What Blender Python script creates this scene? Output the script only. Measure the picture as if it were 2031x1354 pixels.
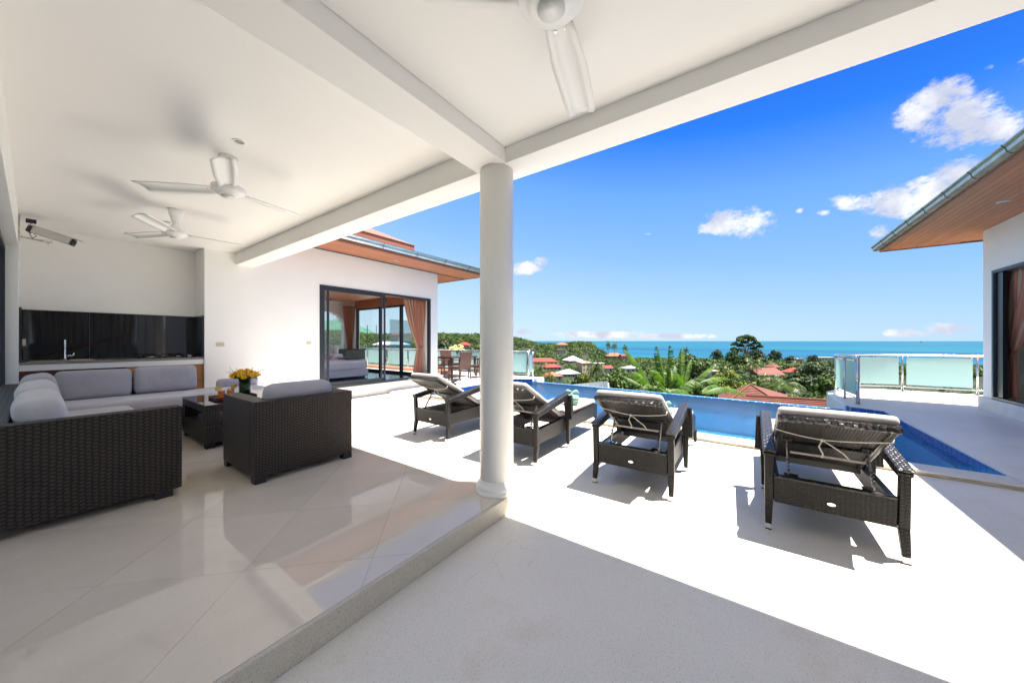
import bpy, math, random
import numpy as np
from math import sin, cos, pi, radians, sqrt, atan2, exp
from mathutils import Vector, Matrix, noise as mnoise

sc = bpy.context.scene
for o in list(bpy.data.objects): bpy.data.objects.remove(o)
random.seed(7); RNG = np.random.default_rng(7)
R = random.Random(11)

# ---------------------------------------------------------------- camera
YAW = radians(35.3); EYE = 1.35; FL = 670.0
CY, SY = cos(YAW), sin(YAW)
cd = bpy.data.cameras.new('camera'); cam = bpy.data.objects.new('camera', cd)
sc.collection.objects.link(cam); sc.camera = cam
cam.location = (0, 0, EYE); cam.rotation_euler = (radians(90), 0, YAW - radians(90))
cd.sensor_width = 36; cd.lens = FL / 2031 * 36; cd.shift_y = -0.0006
cd.clip_start = 0.02; cd.clip_end = 90000

# ---------------------------------------------------------------- light
SUN = Vector((0.15, -0.27, 1.0)).normalized()
sl = bpy.data.lights.new('sun', 'SUN'); so = bpy.data.objects.new('sun', sl); sc.collection.objects.link(so)
sl.energy = 4.5; sl.angle = radians(0.5); sl.color = (1.0, 0.945, 0.86)
so.rotation_euler = SUN.to_track_quat('Z', 'Y').to_euler(); so.location = (0, 0, 60)
sc.view_settings.view_transform = 'Standard'; sc.view_settings.look = 'None'
sc.view_settings.gamma = 1.0; sc.view_settings.use_curve_mapping = False
sc.view_settings.exposure = 1.97
sc.cycles.max_bounces = 16; sc.cycles.diffuse_bounces = 12; sc.cycles.glossy_bounces = 5
sc.cycles.transparent_max_bounces = 24; sc.cycles.transmission_bounces = 8
sc.cycles.caustics_reflective = False; sc.cycles.caustics_refractive = False
sc.cycles.sample_clamp_indirect = 8

def raydir(px, py):
    a = (px - 1015.5) / FL; b = (676 - py) / FL
    return Vector((a * SY + CY, -a * CY + SY, b))
def at(px, d, py=None, z=None):
    """world point from image pixel px, py at estimated distance d along the view axis"""
    r = raydir(px, 676 if py is None else py)
    p = r * d + Vector((0, 0, EYE))
    if z is not None: p.z = z
    return p

world = bpy.data.worlds.new('World'); sc.world = world; world.use_nodes = True
def build_world():
    nt = world.node_tree; nt.nodes.clear(); N = nt.nodes.new; L = nt.links.new
    out = N('ShaderNodeOutputWorld'); bg = N('ShaderNodeBackground'); L(bg.outputs[0], out.inputs[0])
    bg.inputs['Strength'].default_value = 0.05
    sky = N('ShaderNodeTexSky'); sky.sky_type = 'NISHITA'; sky.sun_disc = False
    sky.sun_elevation = math.asin(SUN.z); sky.sun_rotation = atan2(SUN.x, SUN.y)
    sky.altitude = 50; sky.air_density = 1.0; sky.dust_density = 0.5; sky.ozone_density = 2.5
    tc = N('ShaderNodeTexCoord')
    # clouds: soft ellipses in direction space broken up by noise
    def math_(op, a, b=None, clamp=False):
        n = N('ShaderNodeMath'); n.operation = op; n.use_clamp = clamp
        for i, v in enumerate((a, b)):
            if v is None: continue
            if isinstance(v, (int, float)): n.inputs[i].default_value = v
            else: L(v, n.inputs[i])
        return n.outputs[0]
    def dot(v):
        n = N('ShaderNodeVectorMath'); n.operation = 'DOT_PRODUCT'
        L(tc.outputs['Generated'], n.inputs[0]); n.inputs[1].default_value = v; return n.outputs['Value']
    # clear tropical gradient, pale at the horizon, deeper with height and away from the bay
    el = math_('ADD', dot((0, 0, 1)), math_('MULTIPLY', dot((SY, -CY, 0)), 0.15))
    gr = N('ShaderNodeValToRGB'); L(el, gr.inputs[0]); E_ = gr.color_ramp.elements
    GR = [(0.0, (.60, .80, .98)), (.10, (.50, .73, 1.0)), (.28, (.26, .53, 1.0)), (.42, (.15, .41, .98)), (.54, (.010, .205, .93)), (.64, (.000, .125, .84)), (.85, (.05, .20, .62)), (1.0, (.08, .20, .52))]
    while len(E_) < len(GR): E_.new(.5)
    for i, (p_, c_) in enumerate(GR): E_[i].position = p_; E_[i].color = (*[v * 1.0 for v in c_], 1)
    sc_n = N('ShaderNodeVectorMath'); sc_n.operation = 'SCALE'; sc_n.inputs['Scale'].default_value = 5.6; L(gr.outputs[0], sc_n.inputs[0])
    hs = N('ShaderNodeMix'); hs.data_type = 'RGBA'; hs.inputs[0].default_value = .92; L(sky.outputs[0], hs.inputs[6]); L(sc_n.outputs[0], hs.inputs[7])
    CL = [(1915,240,135,58),(1865,192,85,40),(1985,255,75,42),(1820,230,65,38),(1465,441,92,34),(1420,452,45,18),(1860,388,112,52),(1910,350,66,42),(1775,402,78,38),(1690,401,60,19),
          (1743,459,28,19),(1072,520,22,18),(1045,532,38,16),(1632,422,22,9),(1586,418,11,8),(2028,125,22,22),(1961,135,18,11),(1282,464,16,4),
          (1040,657,24,10),(1180,664,120,9),(1330,667,110,7),(1880,652,75,15),(1800,660,60,10)]
    tot = None
    for (px, py, sx, sy) in CL:
        d = raydir(px, py).normalized()
        u = (raydir(px + sx, py).normalized() - d); v = (raydir(px, py - sy).normalized() - d)
        su, sv = u.length, v.length
        un = u.normalized(); vn = (v - un * v.dot(un)).normalized()
        a = dot(tuple(un / su)); a = math_('SUBTRACT', a, d.dot(un) / su)
        b = dot(tuple(vn / sv)); b = math_('SUBTRACT', b, d.dot(vn) / sv)
        r2 = math_('ADD', math_('MULTIPLY', a, a), math_('MULTIPLY', b, b))
        m = math_('SUBTRACT', 1.0 if sx > 32 else .72 if sx > 20 else .6, r2)
        # only the hemisphere around the cloud
        fr = dot(tuple(d)); m = math_('SUBTRACT', m, math_('MULTIPLY', math_('LESS_THAN', fr, 0.2), 50.0))
        tot = m if tot is None else math_('MAXIMUM', tot, m)
    # unseen scattered clouds added above and behind the view for neutral fill light
    up_ = math_('MULTIPLY', math_('SUBTRACT', dot((0, 0, 1)), 0.60), 5.0, True)
    bk_ = math_('MULTIPLY', math_('SUBTRACT', 0.30, dot((CY, SY, 0))), 4.0, True)
    oth = math_('MULTIPLY', math_('MAXIMUM', up_, bk_), 0.62)
    tot = math_('MAXIMUM', tot, math_('SUBTRACT', oth, math_('MULTIPLY', math_('LESS_THAN', oth, .01), 2.0)))
    no = N('ShaderNodeTexNoise'); no.inputs['Scale'].default_value = 20; no.inputs['Detail'].default_value = 9; no.inputs['Roughness'].default_value = 0.62
    mp = N('ShaderNodeMapping'); mp.inputs['Scale'].default_value = (1, 1, 1.6); L(tc.outputs['Generated'], mp.inputs[0]); L(mp.outputs[0], no.inputs['Vector'])
    nf = N('ShaderNodeTexNoise'); nf.inputs['Scale'].default_value = 62; nf.inputs['Detail'].default_value = 8; nf.inputs['Roughness'].default_value = 0.65; L(mp.outputs[0], nf.inputs['Vector'])
    nmix = math_('ADD', math_('MULTIPLY', math_('SUBTRACT', no.outputs['Fac'], 0.5), 2.4), math_('MULTIPLY', math_('SUBTRACT', nf.outputs['Fac'], 0.5), 1.9))
    tot = math_('MAXIMUM', tot, -1.0)
    dens = math_('ADD', math_('SUBTRACT', math_('MULTIPLY', tot, 1.15), 0.27), nmix)
    rp = N('ShaderNodeMapRange'); rp.interpolation_type = 'SMOOTHSTEP'; L(dens, rp.inputs[0])
    rp.inputs[1].default_value = -0.16; rp.inputs[2].default_value = 0.85
    alpha = math_('MULTIPLY', rp.outputs[0], 0.94)
    # cloud colour: lit tops, faint lavender undersides
    no2 = N('ShaderNodeTexNoise'); no2.inputs['Scale'].default_value = 16; no2.inputs['Detail'].default_value = 5
    mp2 = N('ShaderNodeMapping'); mp2.inputs['Location'].default_value = (0, 0, 0.035); L(tc.outputs['Generated'], mp2.inputs[0]); L(mp2.outputs[0], no2.inputs['Vector'])
    cr = N('ShaderNodeValToRGB'); L(no2.outputs['Fac'], cr.inputs[0])
    cr.color_ramp.elements[0].position = 0.40; cr.color_ramp.elements[0].color = (3.5, 3.65, 4.3, 1)
    cr.color_ramp.elements[1].position = 0.58; cr.color_ramp.elements[1].color = (5.6, 5.6, 5.7, 1)
    mx = N('ShaderNodeMix'); mx.data_type = 'RGBA'; L(alpha, mx.inputs[0]); L(hs.outputs[2], mx.inputs[6]); L(cr.outputs[0], mx.inputs[7])
    L(mx.outputs[2], bg.inputs['Color'])
build_world()

# ---------------------------------------------------------------- materials
def srgb(r, g, b):
    f = lambda c: (c / 12.92 if c <= .04045 else ((c + .055) / 1.055) ** 2.4)
    return (f(r / 255), f(g / 255), f(b / 255))
class Mat:
    def __init__(s, name, color=(.8, .8, .8), rough=.5, metal=0, spec=.5, **kw):
        s.m = bpy.data.materials.new(name); s.m.use_nodes = True; s.nt = s.m.node_tree
        s.b = s.nt.nodes['Principled BSDF']
        s.b.inputs['Base Color'].default_value = (*color, 1); s.b.inputs['Roughness'].default_value = rough
        s.b.inputs['Metallic'].default_value = metal; s.b.inputs['Specular IOR Level'].default_value = spec
        s.color = color
        for k, v in kw.items(): s.b.inputs[k].default_value = v
    def N(s, t, **kw):
        n = s.nt.nodes.new(t)
        for k, v in kw.items(): setattr(n, k, v)
        return n
    def L(s, a, b): s.nt.links.new(a, b)
    def math(s, op, a, b=None, clamp=False):
        n = s.N('ShaderNodeMath', operation=op, use_clamp=clamp)
        for i, v in enumerate((a, b)):
            if v is None: continue
            if isinstance(v, (int, float)): n.inputs[i].default_value = v
            else: s.L(v, n.inputs[i])
        return n.outputs[0]
    def coord(s, kind='Object', scale=(1, 1, 1)):
        tc = s.N('ShaderNodeTexCoord'); mp = s.N('ShaderNodeMapping'); mp.inputs['Scale'].default_value = scale
        s.L(tc.outputs[kind], mp.inputs[0]); return mp.outputs[0]
    def noise(s, scale, detail=4, rough=.55, co=None, sc_=(1, 1, 1), kind='Object'):
        n = s.N('ShaderNodeTexNoise'); n.inputs['Scale'].default_value = scale; n.inputs['Detail'].default_value = detail
        n.inputs['Roughness'].default_value = rough; s.L(co or s.coord(kind, sc_), n.inputs['Vector']); return n.outputs['Fac']
    def ramp(s, fac, stops):
        r = s.N('ShaderNodeValToRGB'); s.L(fac, r.inputs[0]); e = r.color_ramp.elements
        while len(e) < len(stops): e.new(.5)
        for i, (p, c) in enumerate(stops): e[i].position = p; e[i].color = (*c, 1)
        return r.outputs[0]
    def mix(s, fac, a, b, mode='MIX'):
        n = s.N('ShaderNodeMix', data_type='RGBA', blend_type=mode)
        for i, v in ((0, fac), (6, a), (7, b)):
            if isinstance(v, (int, float)): n.inputs[i].default_value = v
            elif isinstance(v, tuple): n.inputs[i].default_value = (*v, 1)
            else: s.L(v, n.inputs[i])
        return n.outputs[2]
    def col(s, c): s.L(c, s.b.inputs['Base Color']); return s
    def bump(s, h, strength=.3, dist=.01):
        b = s.N('ShaderNodeBump'); b.inputs['Strength'].default_value = strength; b.inputs['Distance'].default_value = dist
        s.L(h, b.inputs['Height']); s.L(b.outputs[0], s.b.inputs['Normal']); return s
    def rgh(s, v): s.L(v, s.b.inputs['Roughness']); return s
def shade(c, k): return tuple(min(1, x * k) for x in c)
def mottled(name, c, rough=.6, scale=3, amt=.12, bump=0, bscale=60, spec=.4, **kw):
    m = Mat(name, c, rough, spec=spec, **kw)
    m.col(m.ramp(m.noise(scale, 5), [(.3, shade(c, 1 - amt)), (.7, shade(c, 1 + amt * .5))]))
    if bump: m.bump(m.noise(bscale, 3), bump, .004)
    return m

M = {}
M['paint'] = mottled('white_wall_paint', (.88, .87, .85), .55, .9, .035, .08, 40, .3)
M['ceil'] = mottled('ceiling_paint', (.90, .888, .87), .6, .5, .02, .04, 30, .2)
M['column'] = mottled('column_paint', (.80, .795, .775), .45, 1.5, .05, .12, 25, .4)
M['plinth'] = mottled('plinth_render', (.76, .75, .71), .7, 4, .1, .15, 80)
def floor_tile():
    m = Mat('polished_porcelain', (.6, .55, .48), .055, spec=.62)
    oi = m.N('ShaderNodeObjectInfo')
    co = m.coord('Object')
    n1 = m.noise(1.2, 6, .6, sc_=(1, 3, 1)); n2 = m.noise(220, 2)
    c = m.ramp(n1, [(.3, (.69, .605, .49)), (.7, (.76, .68, .57))])
    c = m.mix(.14, c, m.ramp(n2, [(.35, (.45, .40, .33)), (.65, (.74, .69, .62))]))
    v = m.math('ADD', .95, m.math('MULTIPLY', oi.outputs['Random'], .08))
    hs = m.N('ShaderNodeHueSaturation'); m.L(v, hs.inputs['Value']); m.L(c, hs.inputs['Color']); m.col(hs.outputs[0])
    m.rgh(m.math('ADD', .012, m.math('MULTIPLY', m.noise(2.5, 4), .035)))
    return m
M['floor_tile'] = floor_tile()
M['grout'] = Mat('tile_grout', (.3, .25, .2), .8)
def terrazzo(name, base, dark=.55, stain=True, rough=.5):
    m = Mat(name, base, rough, spec=.35)
    n1 = m.noise(260, 2, .6); n2 = m.noise(110, 2, .5)
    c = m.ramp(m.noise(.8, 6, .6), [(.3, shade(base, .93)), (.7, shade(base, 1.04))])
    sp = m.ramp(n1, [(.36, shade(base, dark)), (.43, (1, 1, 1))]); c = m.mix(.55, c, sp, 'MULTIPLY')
    sp2 = m.ramp(n2, [(.33, (.62, .56, .46)), (.39, (1, 1, 1))]); c = m.mix(.5, c, sp2, 'MULTIPLY')
    if stain:
        st = m.ramp(m.noise(1.7, 7, .7), [(.55, (1, 1, 1)), (.72, (.86, .77, .62))]); c = m.mix(.55, c, st, 'MULTIPLY')
        # hairline cracks
        vo = m.N('ShaderNodeTexVoronoi', feature='DISTANCE_TO_EDGE'); vo.inputs['Scale'].default_value = .42
        nz = m.N('ShaderNodeTexNoise'); nz.inputs['Scale'].default_value = 2.2; nz.inputs['Detail'].default_value = 8
        tc = m.N('ShaderNodeTexCoord'); m.L(tc.outputs['Object'], nz.inputs['Vector'])
        ad = m.N('ShaderNodeVectorMath', operation='ADD'); scn = m.N('ShaderNodeVectorMath', operation='SCALE'); scn.inputs['Scale'].default_value = .5
        m.L(nz.outputs['Color'], scn.inputs[0]); m.L(tc.outputs['Object'], ad.inputs[0]); m.L(scn.outputs[0], ad.inputs[1]); m.L(ad.outputs[0], vo.inputs['Vector'])
        ck = m.math('LESS_THAN', vo.outputs['Distance'], .0016)
        gate = m.math('GREATER_THAN', m.noise(.6, 2), .56)
        c = m.mix(m.math('MULTIPLY', m.math('MULTIPLY', ck, gate), .14), c, (.36, .33, .28))
    m.col(c); m.bump(m.noise(150, 3), .06, .002); m.rgh(m.math('ADD', rough - .12, m.math('MULTIPLY', m.noise(3, 5), .24)))
    return m
M['terrazzo'] = terrazzo('terrazzo_terrace', (.79, .755, .69))
M['deck'] = terrazzo('pool_deck_terrazzo', (.77, .75, .71))
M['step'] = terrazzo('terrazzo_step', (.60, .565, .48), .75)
M['coping'] = terrazzo('coping_stone', (.68, .65, .60), .7)
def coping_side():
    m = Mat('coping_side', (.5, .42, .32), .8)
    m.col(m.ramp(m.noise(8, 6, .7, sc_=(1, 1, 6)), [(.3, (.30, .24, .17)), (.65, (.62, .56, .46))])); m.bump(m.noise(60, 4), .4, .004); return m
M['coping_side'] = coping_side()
def weave(name, c, sx, sy, rough=.38, contrast=.12, bump=.9, spec=.5, twist=0):
    m = Mat(name, c, rough, spec=spec)
    uv = m.N('ShaderNodeUVMap'); uv.uv_map = 'UVMap'; sp = m.N('ShaderNodeSeparateXYZ'); m.L(uv.outputs[0], sp.inputs[0])
    jx = m.noise(7, 3, .6); jy = m.noise(11, 3, .6)
    u = m.math('ADD', m.math('DIVIDE', sp.outputs[0], sx), m.math('MULTIPLY', jx, .7)); v = m.math('ADD', m.math('DIVIDE', sp.outputs[1], sy), m.math('MULTIPLY', jy, 1.3))
    fi = m.math('FLOOR', u); fj = m.math('FLOOR', v); fu = m.math('FRACT', u); fv = m.math('FRACT', v)
    par = m.math('ABSOLUTE', m.math('MODULO', m.math('ADD', fi, fj), 2.0))
    su = m.math('SINE', m.math('MULTIPLY', fu, pi)); sv = m.math('SINE', m.math('MULTIPLY', fv, pi))
    over = m.math('MULTIPLY', m.math('POWER', su, .55), m.math('POWER', sv, .5))
    stake = m.math('POWER', m.math('SUBTRACT', 1.0, m.math('ABSOLUTE', m.math('SUBTRACT', m.math('MULTIPLY', fu, 2.0), 1.0))), .5)
    h = m.math('ADD', m.math('MULTIPLY', over, m.math('ADD', .28, m.math('MULTIPLY', par, .72))), m.math('MULTIPLY', stake, .12))
    n = m.noise(14, 3)
    fac = m.math('MULTIPLY', h, m.math('ADD', .7, m.math('MULTIPLY', n, .6)))
    m.col(m.ramp(fac, [(.05, shade(c, contrast)), (.45, shade(c, .75)), (.95, shade(c, 1.55))]))
    m.bump(h, bump, min(sx, sy) * .45); return m
M['wicker'] = weave('dark_wicker', (.036, .026, .020), .030, .0125, .45, .08, .9, .35)
M['wicker_s'] = weave('dark_wicker_fine', (.040, .029, .023), .0235, .0125, .45, .08, .9, .35)
M['wicker_top'] = weave('wicker_band_top', (.10, .085, .072), .012, .2, .35)
M['wicker_l'] = weave('lounger_wicker', (.0115, .0095, .0085), .024, .011, .36, .1, .9, .25)
M['wicker_lb'] = weave('lounger_back_wicker', (.016, .013, .0115), .017, .011, .45, .1, .8, .22)
M['wicker_b'] = weave('brown_wicker', (.10, .04, .028), .03, .014, .4, .25, .7)
M['wicker_band'] = weave('lounger_braid', (.016, .014, .013), .030, .018, .3, .3, .6, .5)
def fabric(name, c, amt=.08, wr=.35):
    m = Mat(name, c, .9, spec=.15); m.b.inputs['Sheen Weight'].default_value = .2
    m.col(m.ramp(m.noise(5, 5), [(.3, shade(c, 1 - amt)), (.7, shade(c, 1 + amt * .6))]))
    h = m.math('ADD', m.math('MULTIPLY', m.noise(4.5, 4, .5, sc_=(1.5, 1, .6)), 1.0), m.math('MULTIPLY', m.noise(500, 1), .02))
    m.bump(h, wr, .05); return m
M['cushion'] = fabric('grey_lilac_cushion_fabric', (.40, .385, .42))
M['seat_fab'] = fabric('pale_seat_fabric', (.58, .56, .57), .05, .2)
M['lounge_fab'] = fabric('taupe_lounger_fabric', (.40, .365, .35), .05, .2)
M['sheet'] = fabric('white_bed_linen', (.75, .76, .79), .04, .3)
M['runner'] = fabric('brown_bed_runner', (.10, .06, .045))
M['towel'] = fabric('green_towel', (.22, .42, .33), .15, .5)
M['tie'] = fabric('cream_tie_cord', (.55, .5, .43))
def curtain_mat():
    m = Mat('striped_copper_curtain', (.3, .12, .08), .65, spec=.3)
    uv = m.N('ShaderNodeUVMap'); uv.uv_map = 'UVMap'; sp = m.N('ShaderNodeSeparateXYZ'); m.L(uv.outputs[0], sp.inputs[0])
    w = m.math('FRACT', m.math('MULTIPLY', sp.outputs[0], 7.0))
    m.col(m.ramp(w, [(0, (.44, .18, .12)), (.3, (.36, .135, .085)), (.36, (.32, .22, .15)), (.55, (.50, .40, .29)), (.62, (.40, .155, .10)), (1, (.46, .195, .13))]))
    m.bump(m.noise(120, 2), .1, .002); m.b.inputs['Sheen Weight'].default_value = .3; return m
M['curtain'] = curtain_mat()
M['tieback'] = Mat('copper_tieback', (.33, .12, .085), .6)
M['steel'] = mottled('brushed_steel', (.62, .62, .60), .2, 6, .1); M['steel'].b.inputs['Metallic'].default_value = 1
M['chrome'] = Mat('chrome', (.8, .8, .8), .08, 1)
def gutter_mat():
    m = Mat('galvanised_gutter', (.62, .66, .66), .34, .85)
    m.col(m.ramp(m.noise(5, 5, .6, sc_=(1, 1, 5)), [(.3, (.40, .42, .41)), (.7, (.62, .65, .64))])); m.bump(m.noise(3, 3), .15, .03); return m
M['gutter'] = gutter_mat()
M['joint'] = Mat('gutter_joint_seal', (.05, .08, .08), .5)
M['alu'] = Mat('dark_aluminium_frame', (.028, .032, .042), .38, .2)
M['alu2'] = Mat('slate_aluminium_frame', (.045, .065, .09), .4, .2)
M['black'] = Mat('black_plastic', (.012, .012, .013), .4)
M['footblk'] = mottled('black_wood_foot', (.018, .018, .022), .45)
M['whitepl'] = Mat('white_enamel', (.88, .88, .87), .35)
M['ivory'] = Mat('ivory_switch_plastic', (.62, .56, .40), .4)
def granite(name, c, sp, rough):
    m = Mat(name, c, rough, spec=.6); m.col(m.ramp(m.noise(180, 3, .7), [(.35, shade(c, .4)), (.6, c), (.72, sp)])); return m
M['granite'] = granite('black_granite', (.010, .010, .012), (.06, .06, .065), .03)
M['counter'] = granite('speckled_counter_granite', (.32, .27, .21), (.6, .55, .45), .2)
def wood(name, c, amt=.3, rough=.4, sc_=(1, 12, 12), scale=2.2):
    m = Mat(name, c, rough, spec=.4)
    oi = m.N('ShaderNodeObjectInfo'); n = m.noise(scale, 6, .65, sc_=sc_)
    cc = m.ramp(n, [(.3, shade(c, 1 - amt)), (.7, shade(c, 1 + amt * .5))])
    hs = m.N('ShaderNodeHueSaturation'); m.L(m.math('ADD', .9, m.math('MULTIPLY', oi.outputs['Random'], .2)), hs.inputs['Value']); m.L(cc, hs.inputs['Color']); m.col(hs.outputs[0])
    m.bump(n, .1, .003); return m
M['cab_wood'] = wood('honey_wood', (.42, .19, .07)); M['dark_wood'] = wood('mahogany_wood', (.10, .03, .018))
M['soffit'] = wood('soffit_plank_wood', (.43, .165, .085), .16, .5, (1, 10, 10)); M['fascia'] = wood('fascia_board_wood', (.32, .13, .075), .2, .45)
M['brown'] = wood('brown_furniture', (.085, .035, .022), .3, .35)
def glass(name, tint=(1, 1, 1), fres=1.5, rough=0.0, extra=.03):
    m = Mat(name); nt = m.nt; nt.nodes.remove(m.b)
    out = nt.nodes['Material Output']; tr = m.N('ShaderNodeBsdfTransparent'); tr.inputs[0].default_value = (*tint, 1)
    gl = m.N('ShaderNodeBsdfGlossy'); gl.inputs['Roughness'].default_value = rough
    fr = m.N('ShaderNodeFresnel'); fr.inputs[0].default_value = fres
    geo = m.N('ShaderNodeNewGeometry'); ff = m.math('MULTIPLY', m.math('ADD', fr.outputs[0], extra, True), m.math('SUBTRACT', 1.0, geo.outputs['Backfacing']))
    mx = m.N('ShaderNodeMixShader'); m.L(ff, mx.inputs[0]); m.L(tr.outputs[0], mx.inputs[1]); m.L(gl.outputs[0], mx.inputs[2]); m.L(mx.outputs[0], out.inputs[0]); return m
M['glass'] = glass('clear_window_glass', (.93, .96, .95)); M['glass2'] = glass('tinted_sliding_glass', (.62, .72, .72), 1.6, 0, .18)
M['glassware'] = glass('glassware', (.97, .99, .98), 1.2, 0, .01)
M['tabletop'] = Mat('dark_glass_table_top', (.01, .012, .012), .02, spec=.9)
def frosted():
    m = Mat('frosted_green_glass', (.52, .67, .65), .3, spec=.5); nt = m.nt
    tl = m.N('ShaderNodeBsdfTranslucent'); tl.inputs[0].default_value = (.58, .78, .76, 1)
    mx = m.N('ShaderNodeMixShader'); mx.inputs[0].default_value = .55; m.L(m.b.outputs[0], mx.inputs[1]); m.L(tl.outputs[0], mx.inputs[2])
    tr = m.N('ShaderNodeBsdfTransparent'); tr.inputs[0].default_value = (.75, .9, .88, 1)
    m2 = m.N('ShaderNodeMixShader'); m2.inputs[0].default_value = .06; m.L(mx.outputs[0], m2.inputs[1]); m.L(tr.outputs[0], m2.inputs[2])
    m.L(m2.outputs[0], nt.nodes['Material Output'].inputs[0]); return m
M['frost'] = frosted()
def water():
    m = Mat('pool_water'); nt = m.nt; nt.nodes.remove(m.b)
    n1 = m.noise(3.2, 3, .6, sc_=(1.6, .8, 1)); n2 = m.noise(11, 3, .6, sc_=(1.5, .8, 1))
    bp = m.N('ShaderNodeBump'); bp.inputs['Strength'].default_value = 1.0; bp.inputs['Distance'].default_value = .22
    m.L(m.math('ADD', n1, m.math('MULTIPLY', n2, .4)), bp.inputs['Height'])
    rf = m.N('ShaderNodeBsdfRefraction'); tr = m.N('ShaderNodeBsdfTransparent'); tr.inputs[0].default_value = (.60, .88, .98, 1)
    gl = m.N('ShaderNodeBsdfGlossy'); gl.inputs['Roughness'].default_value = .06; m.L(bp.outputs[0], gl.inputs['Normal'])
    fr = m.N('ShaderNodeFresnel'); fr.inputs[0].default_value = 1.42; m.L(bp.outputs[0], fr.inputs['Normal'])
    mx = m.N('ShaderNodeMixShader'); rf.inputs['IOR'].default_value = 1.25; rf.inputs['Color'].default_value = (.45, .80, .97, 1); m.L(bp.outputs[0], rf.inputs['Normal'])
    m2 = m.N('ShaderNodeMixShader'); m2.inputs[0].default_value = .22; m.L(tr.outputs[0], m2.inputs[1]); m.L(rf.outputs[0], m2.inputs[2])
    m.L(fr.outputs[0], mx.inputs[0]); m.L(m2.outputs[0], mx.inputs[1]); m.L(gl.outputs[0], mx.inputs[2])
    m.L(mx.outputs[0], m.nt.nodes['Material Output'].inputs[0]); return m
M['water'] = water()
def pool_tile(name, a, b, rough=.15):
    m = Mat(name, a, rough, spec=.6); oi = m.N('ShaderNodeObjectInfo')
    c = m.ramp(oi.outputs['Random'], [(0, a), (1, b)]); c = m.mix(.4, c, m.ramp(m.noise(30, 3), [(.3, a), (.7, b)])); m.col(c); return m
M['tile_blue'] = pool_tile('cobalt_pool_tile', (.008, .045, .25), (.018, .09, .38))
def pool_bed():
    m = Mat('pool_bed_mosaic', (.02, .3, .7), .3)
    br = m.N('ShaderNodeTexBrick', offset=0.0); br.inputs['Scale'].default_value = 1; br.inputs['Brick Width'].default_value = .1; br.inputs['Row Height'].default_value = .1; br.inputs['Mortar Size'].default_value = .006
    uv = m.N('ShaderNodeUVMap'); uv.uv_map = 'UVMap'; m.L(uv.outputs[0], br.inputs['Vector'])
    br.inputs['Color1'].default_value = (.05, .42, .74, 1); br.inputs['Color2'].default_value = (.04, .35, .68, 1); br.inputs['Mortar'].default_value = (.25, .50, .68, 1)
    vo = m.N('ShaderNodeTexVoronoi', feature='SMOOTH_F1'); vo.inputs['Scale'].default_value = 3.2
    m.col(m.mix(.35, br.outputs[0], m.ramp(m.noise(3.5, 4, .6), [(.35, (.02, .30, .62)), (.65, (.10, .52, .80))]))); return m
M['pool_bed'] = pool_bed()
M['pool_side_bounce'] = pool_tile('bounce_lit_side_tile', (.18, .42, .66), (.24, .48, .72))  # lighter than the bed; floor bounce light put into the wall colour
def pool_lip():
    m = pool_tile('pale_blue_lip_tile', (.05, .20, .48), (.10, .30, .60)); return m
M['lip'] = pool_lip()
M['lip_grout'] = Mat('white_grout', (.36, .45, .55), .6)

# ---------------------------------------------------------------- object helpers
COL = sc.collection
def tag(o, label=None, cat=None, group=None, kind=None):
    if label: o['label'] = label
    if cat: o['category'] = cat
    if group: o['group'] = group
    if kind: o['kind'] = kind
    return o
def thing(name, label, cat, loc=(0, 0, 0), rz=0, group=None):
    o = bpy.data.objects.new(name, None); COL.objects.link(o); o.location = loc; o.rotation_euler = (0, 0, rz)
    o.empty_display_size = .2; return tag(o, label, cat, group)
def kids(o): return [c for c in bpy.data.objects if c.parent == o]
def copy_tree(o, parent=None, _map=None):
    if _map is None:
        _map = {}
        for c in bpy.data.objects:
            if c.parent: _map.setdefault(c.parent.name, []).append(c)
    c = o.copy(); COL.objects.link(c); c.parent = parent
    for ch in _map.get(o.name, []): copy_tree(ch, c, _map)
    return c

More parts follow.
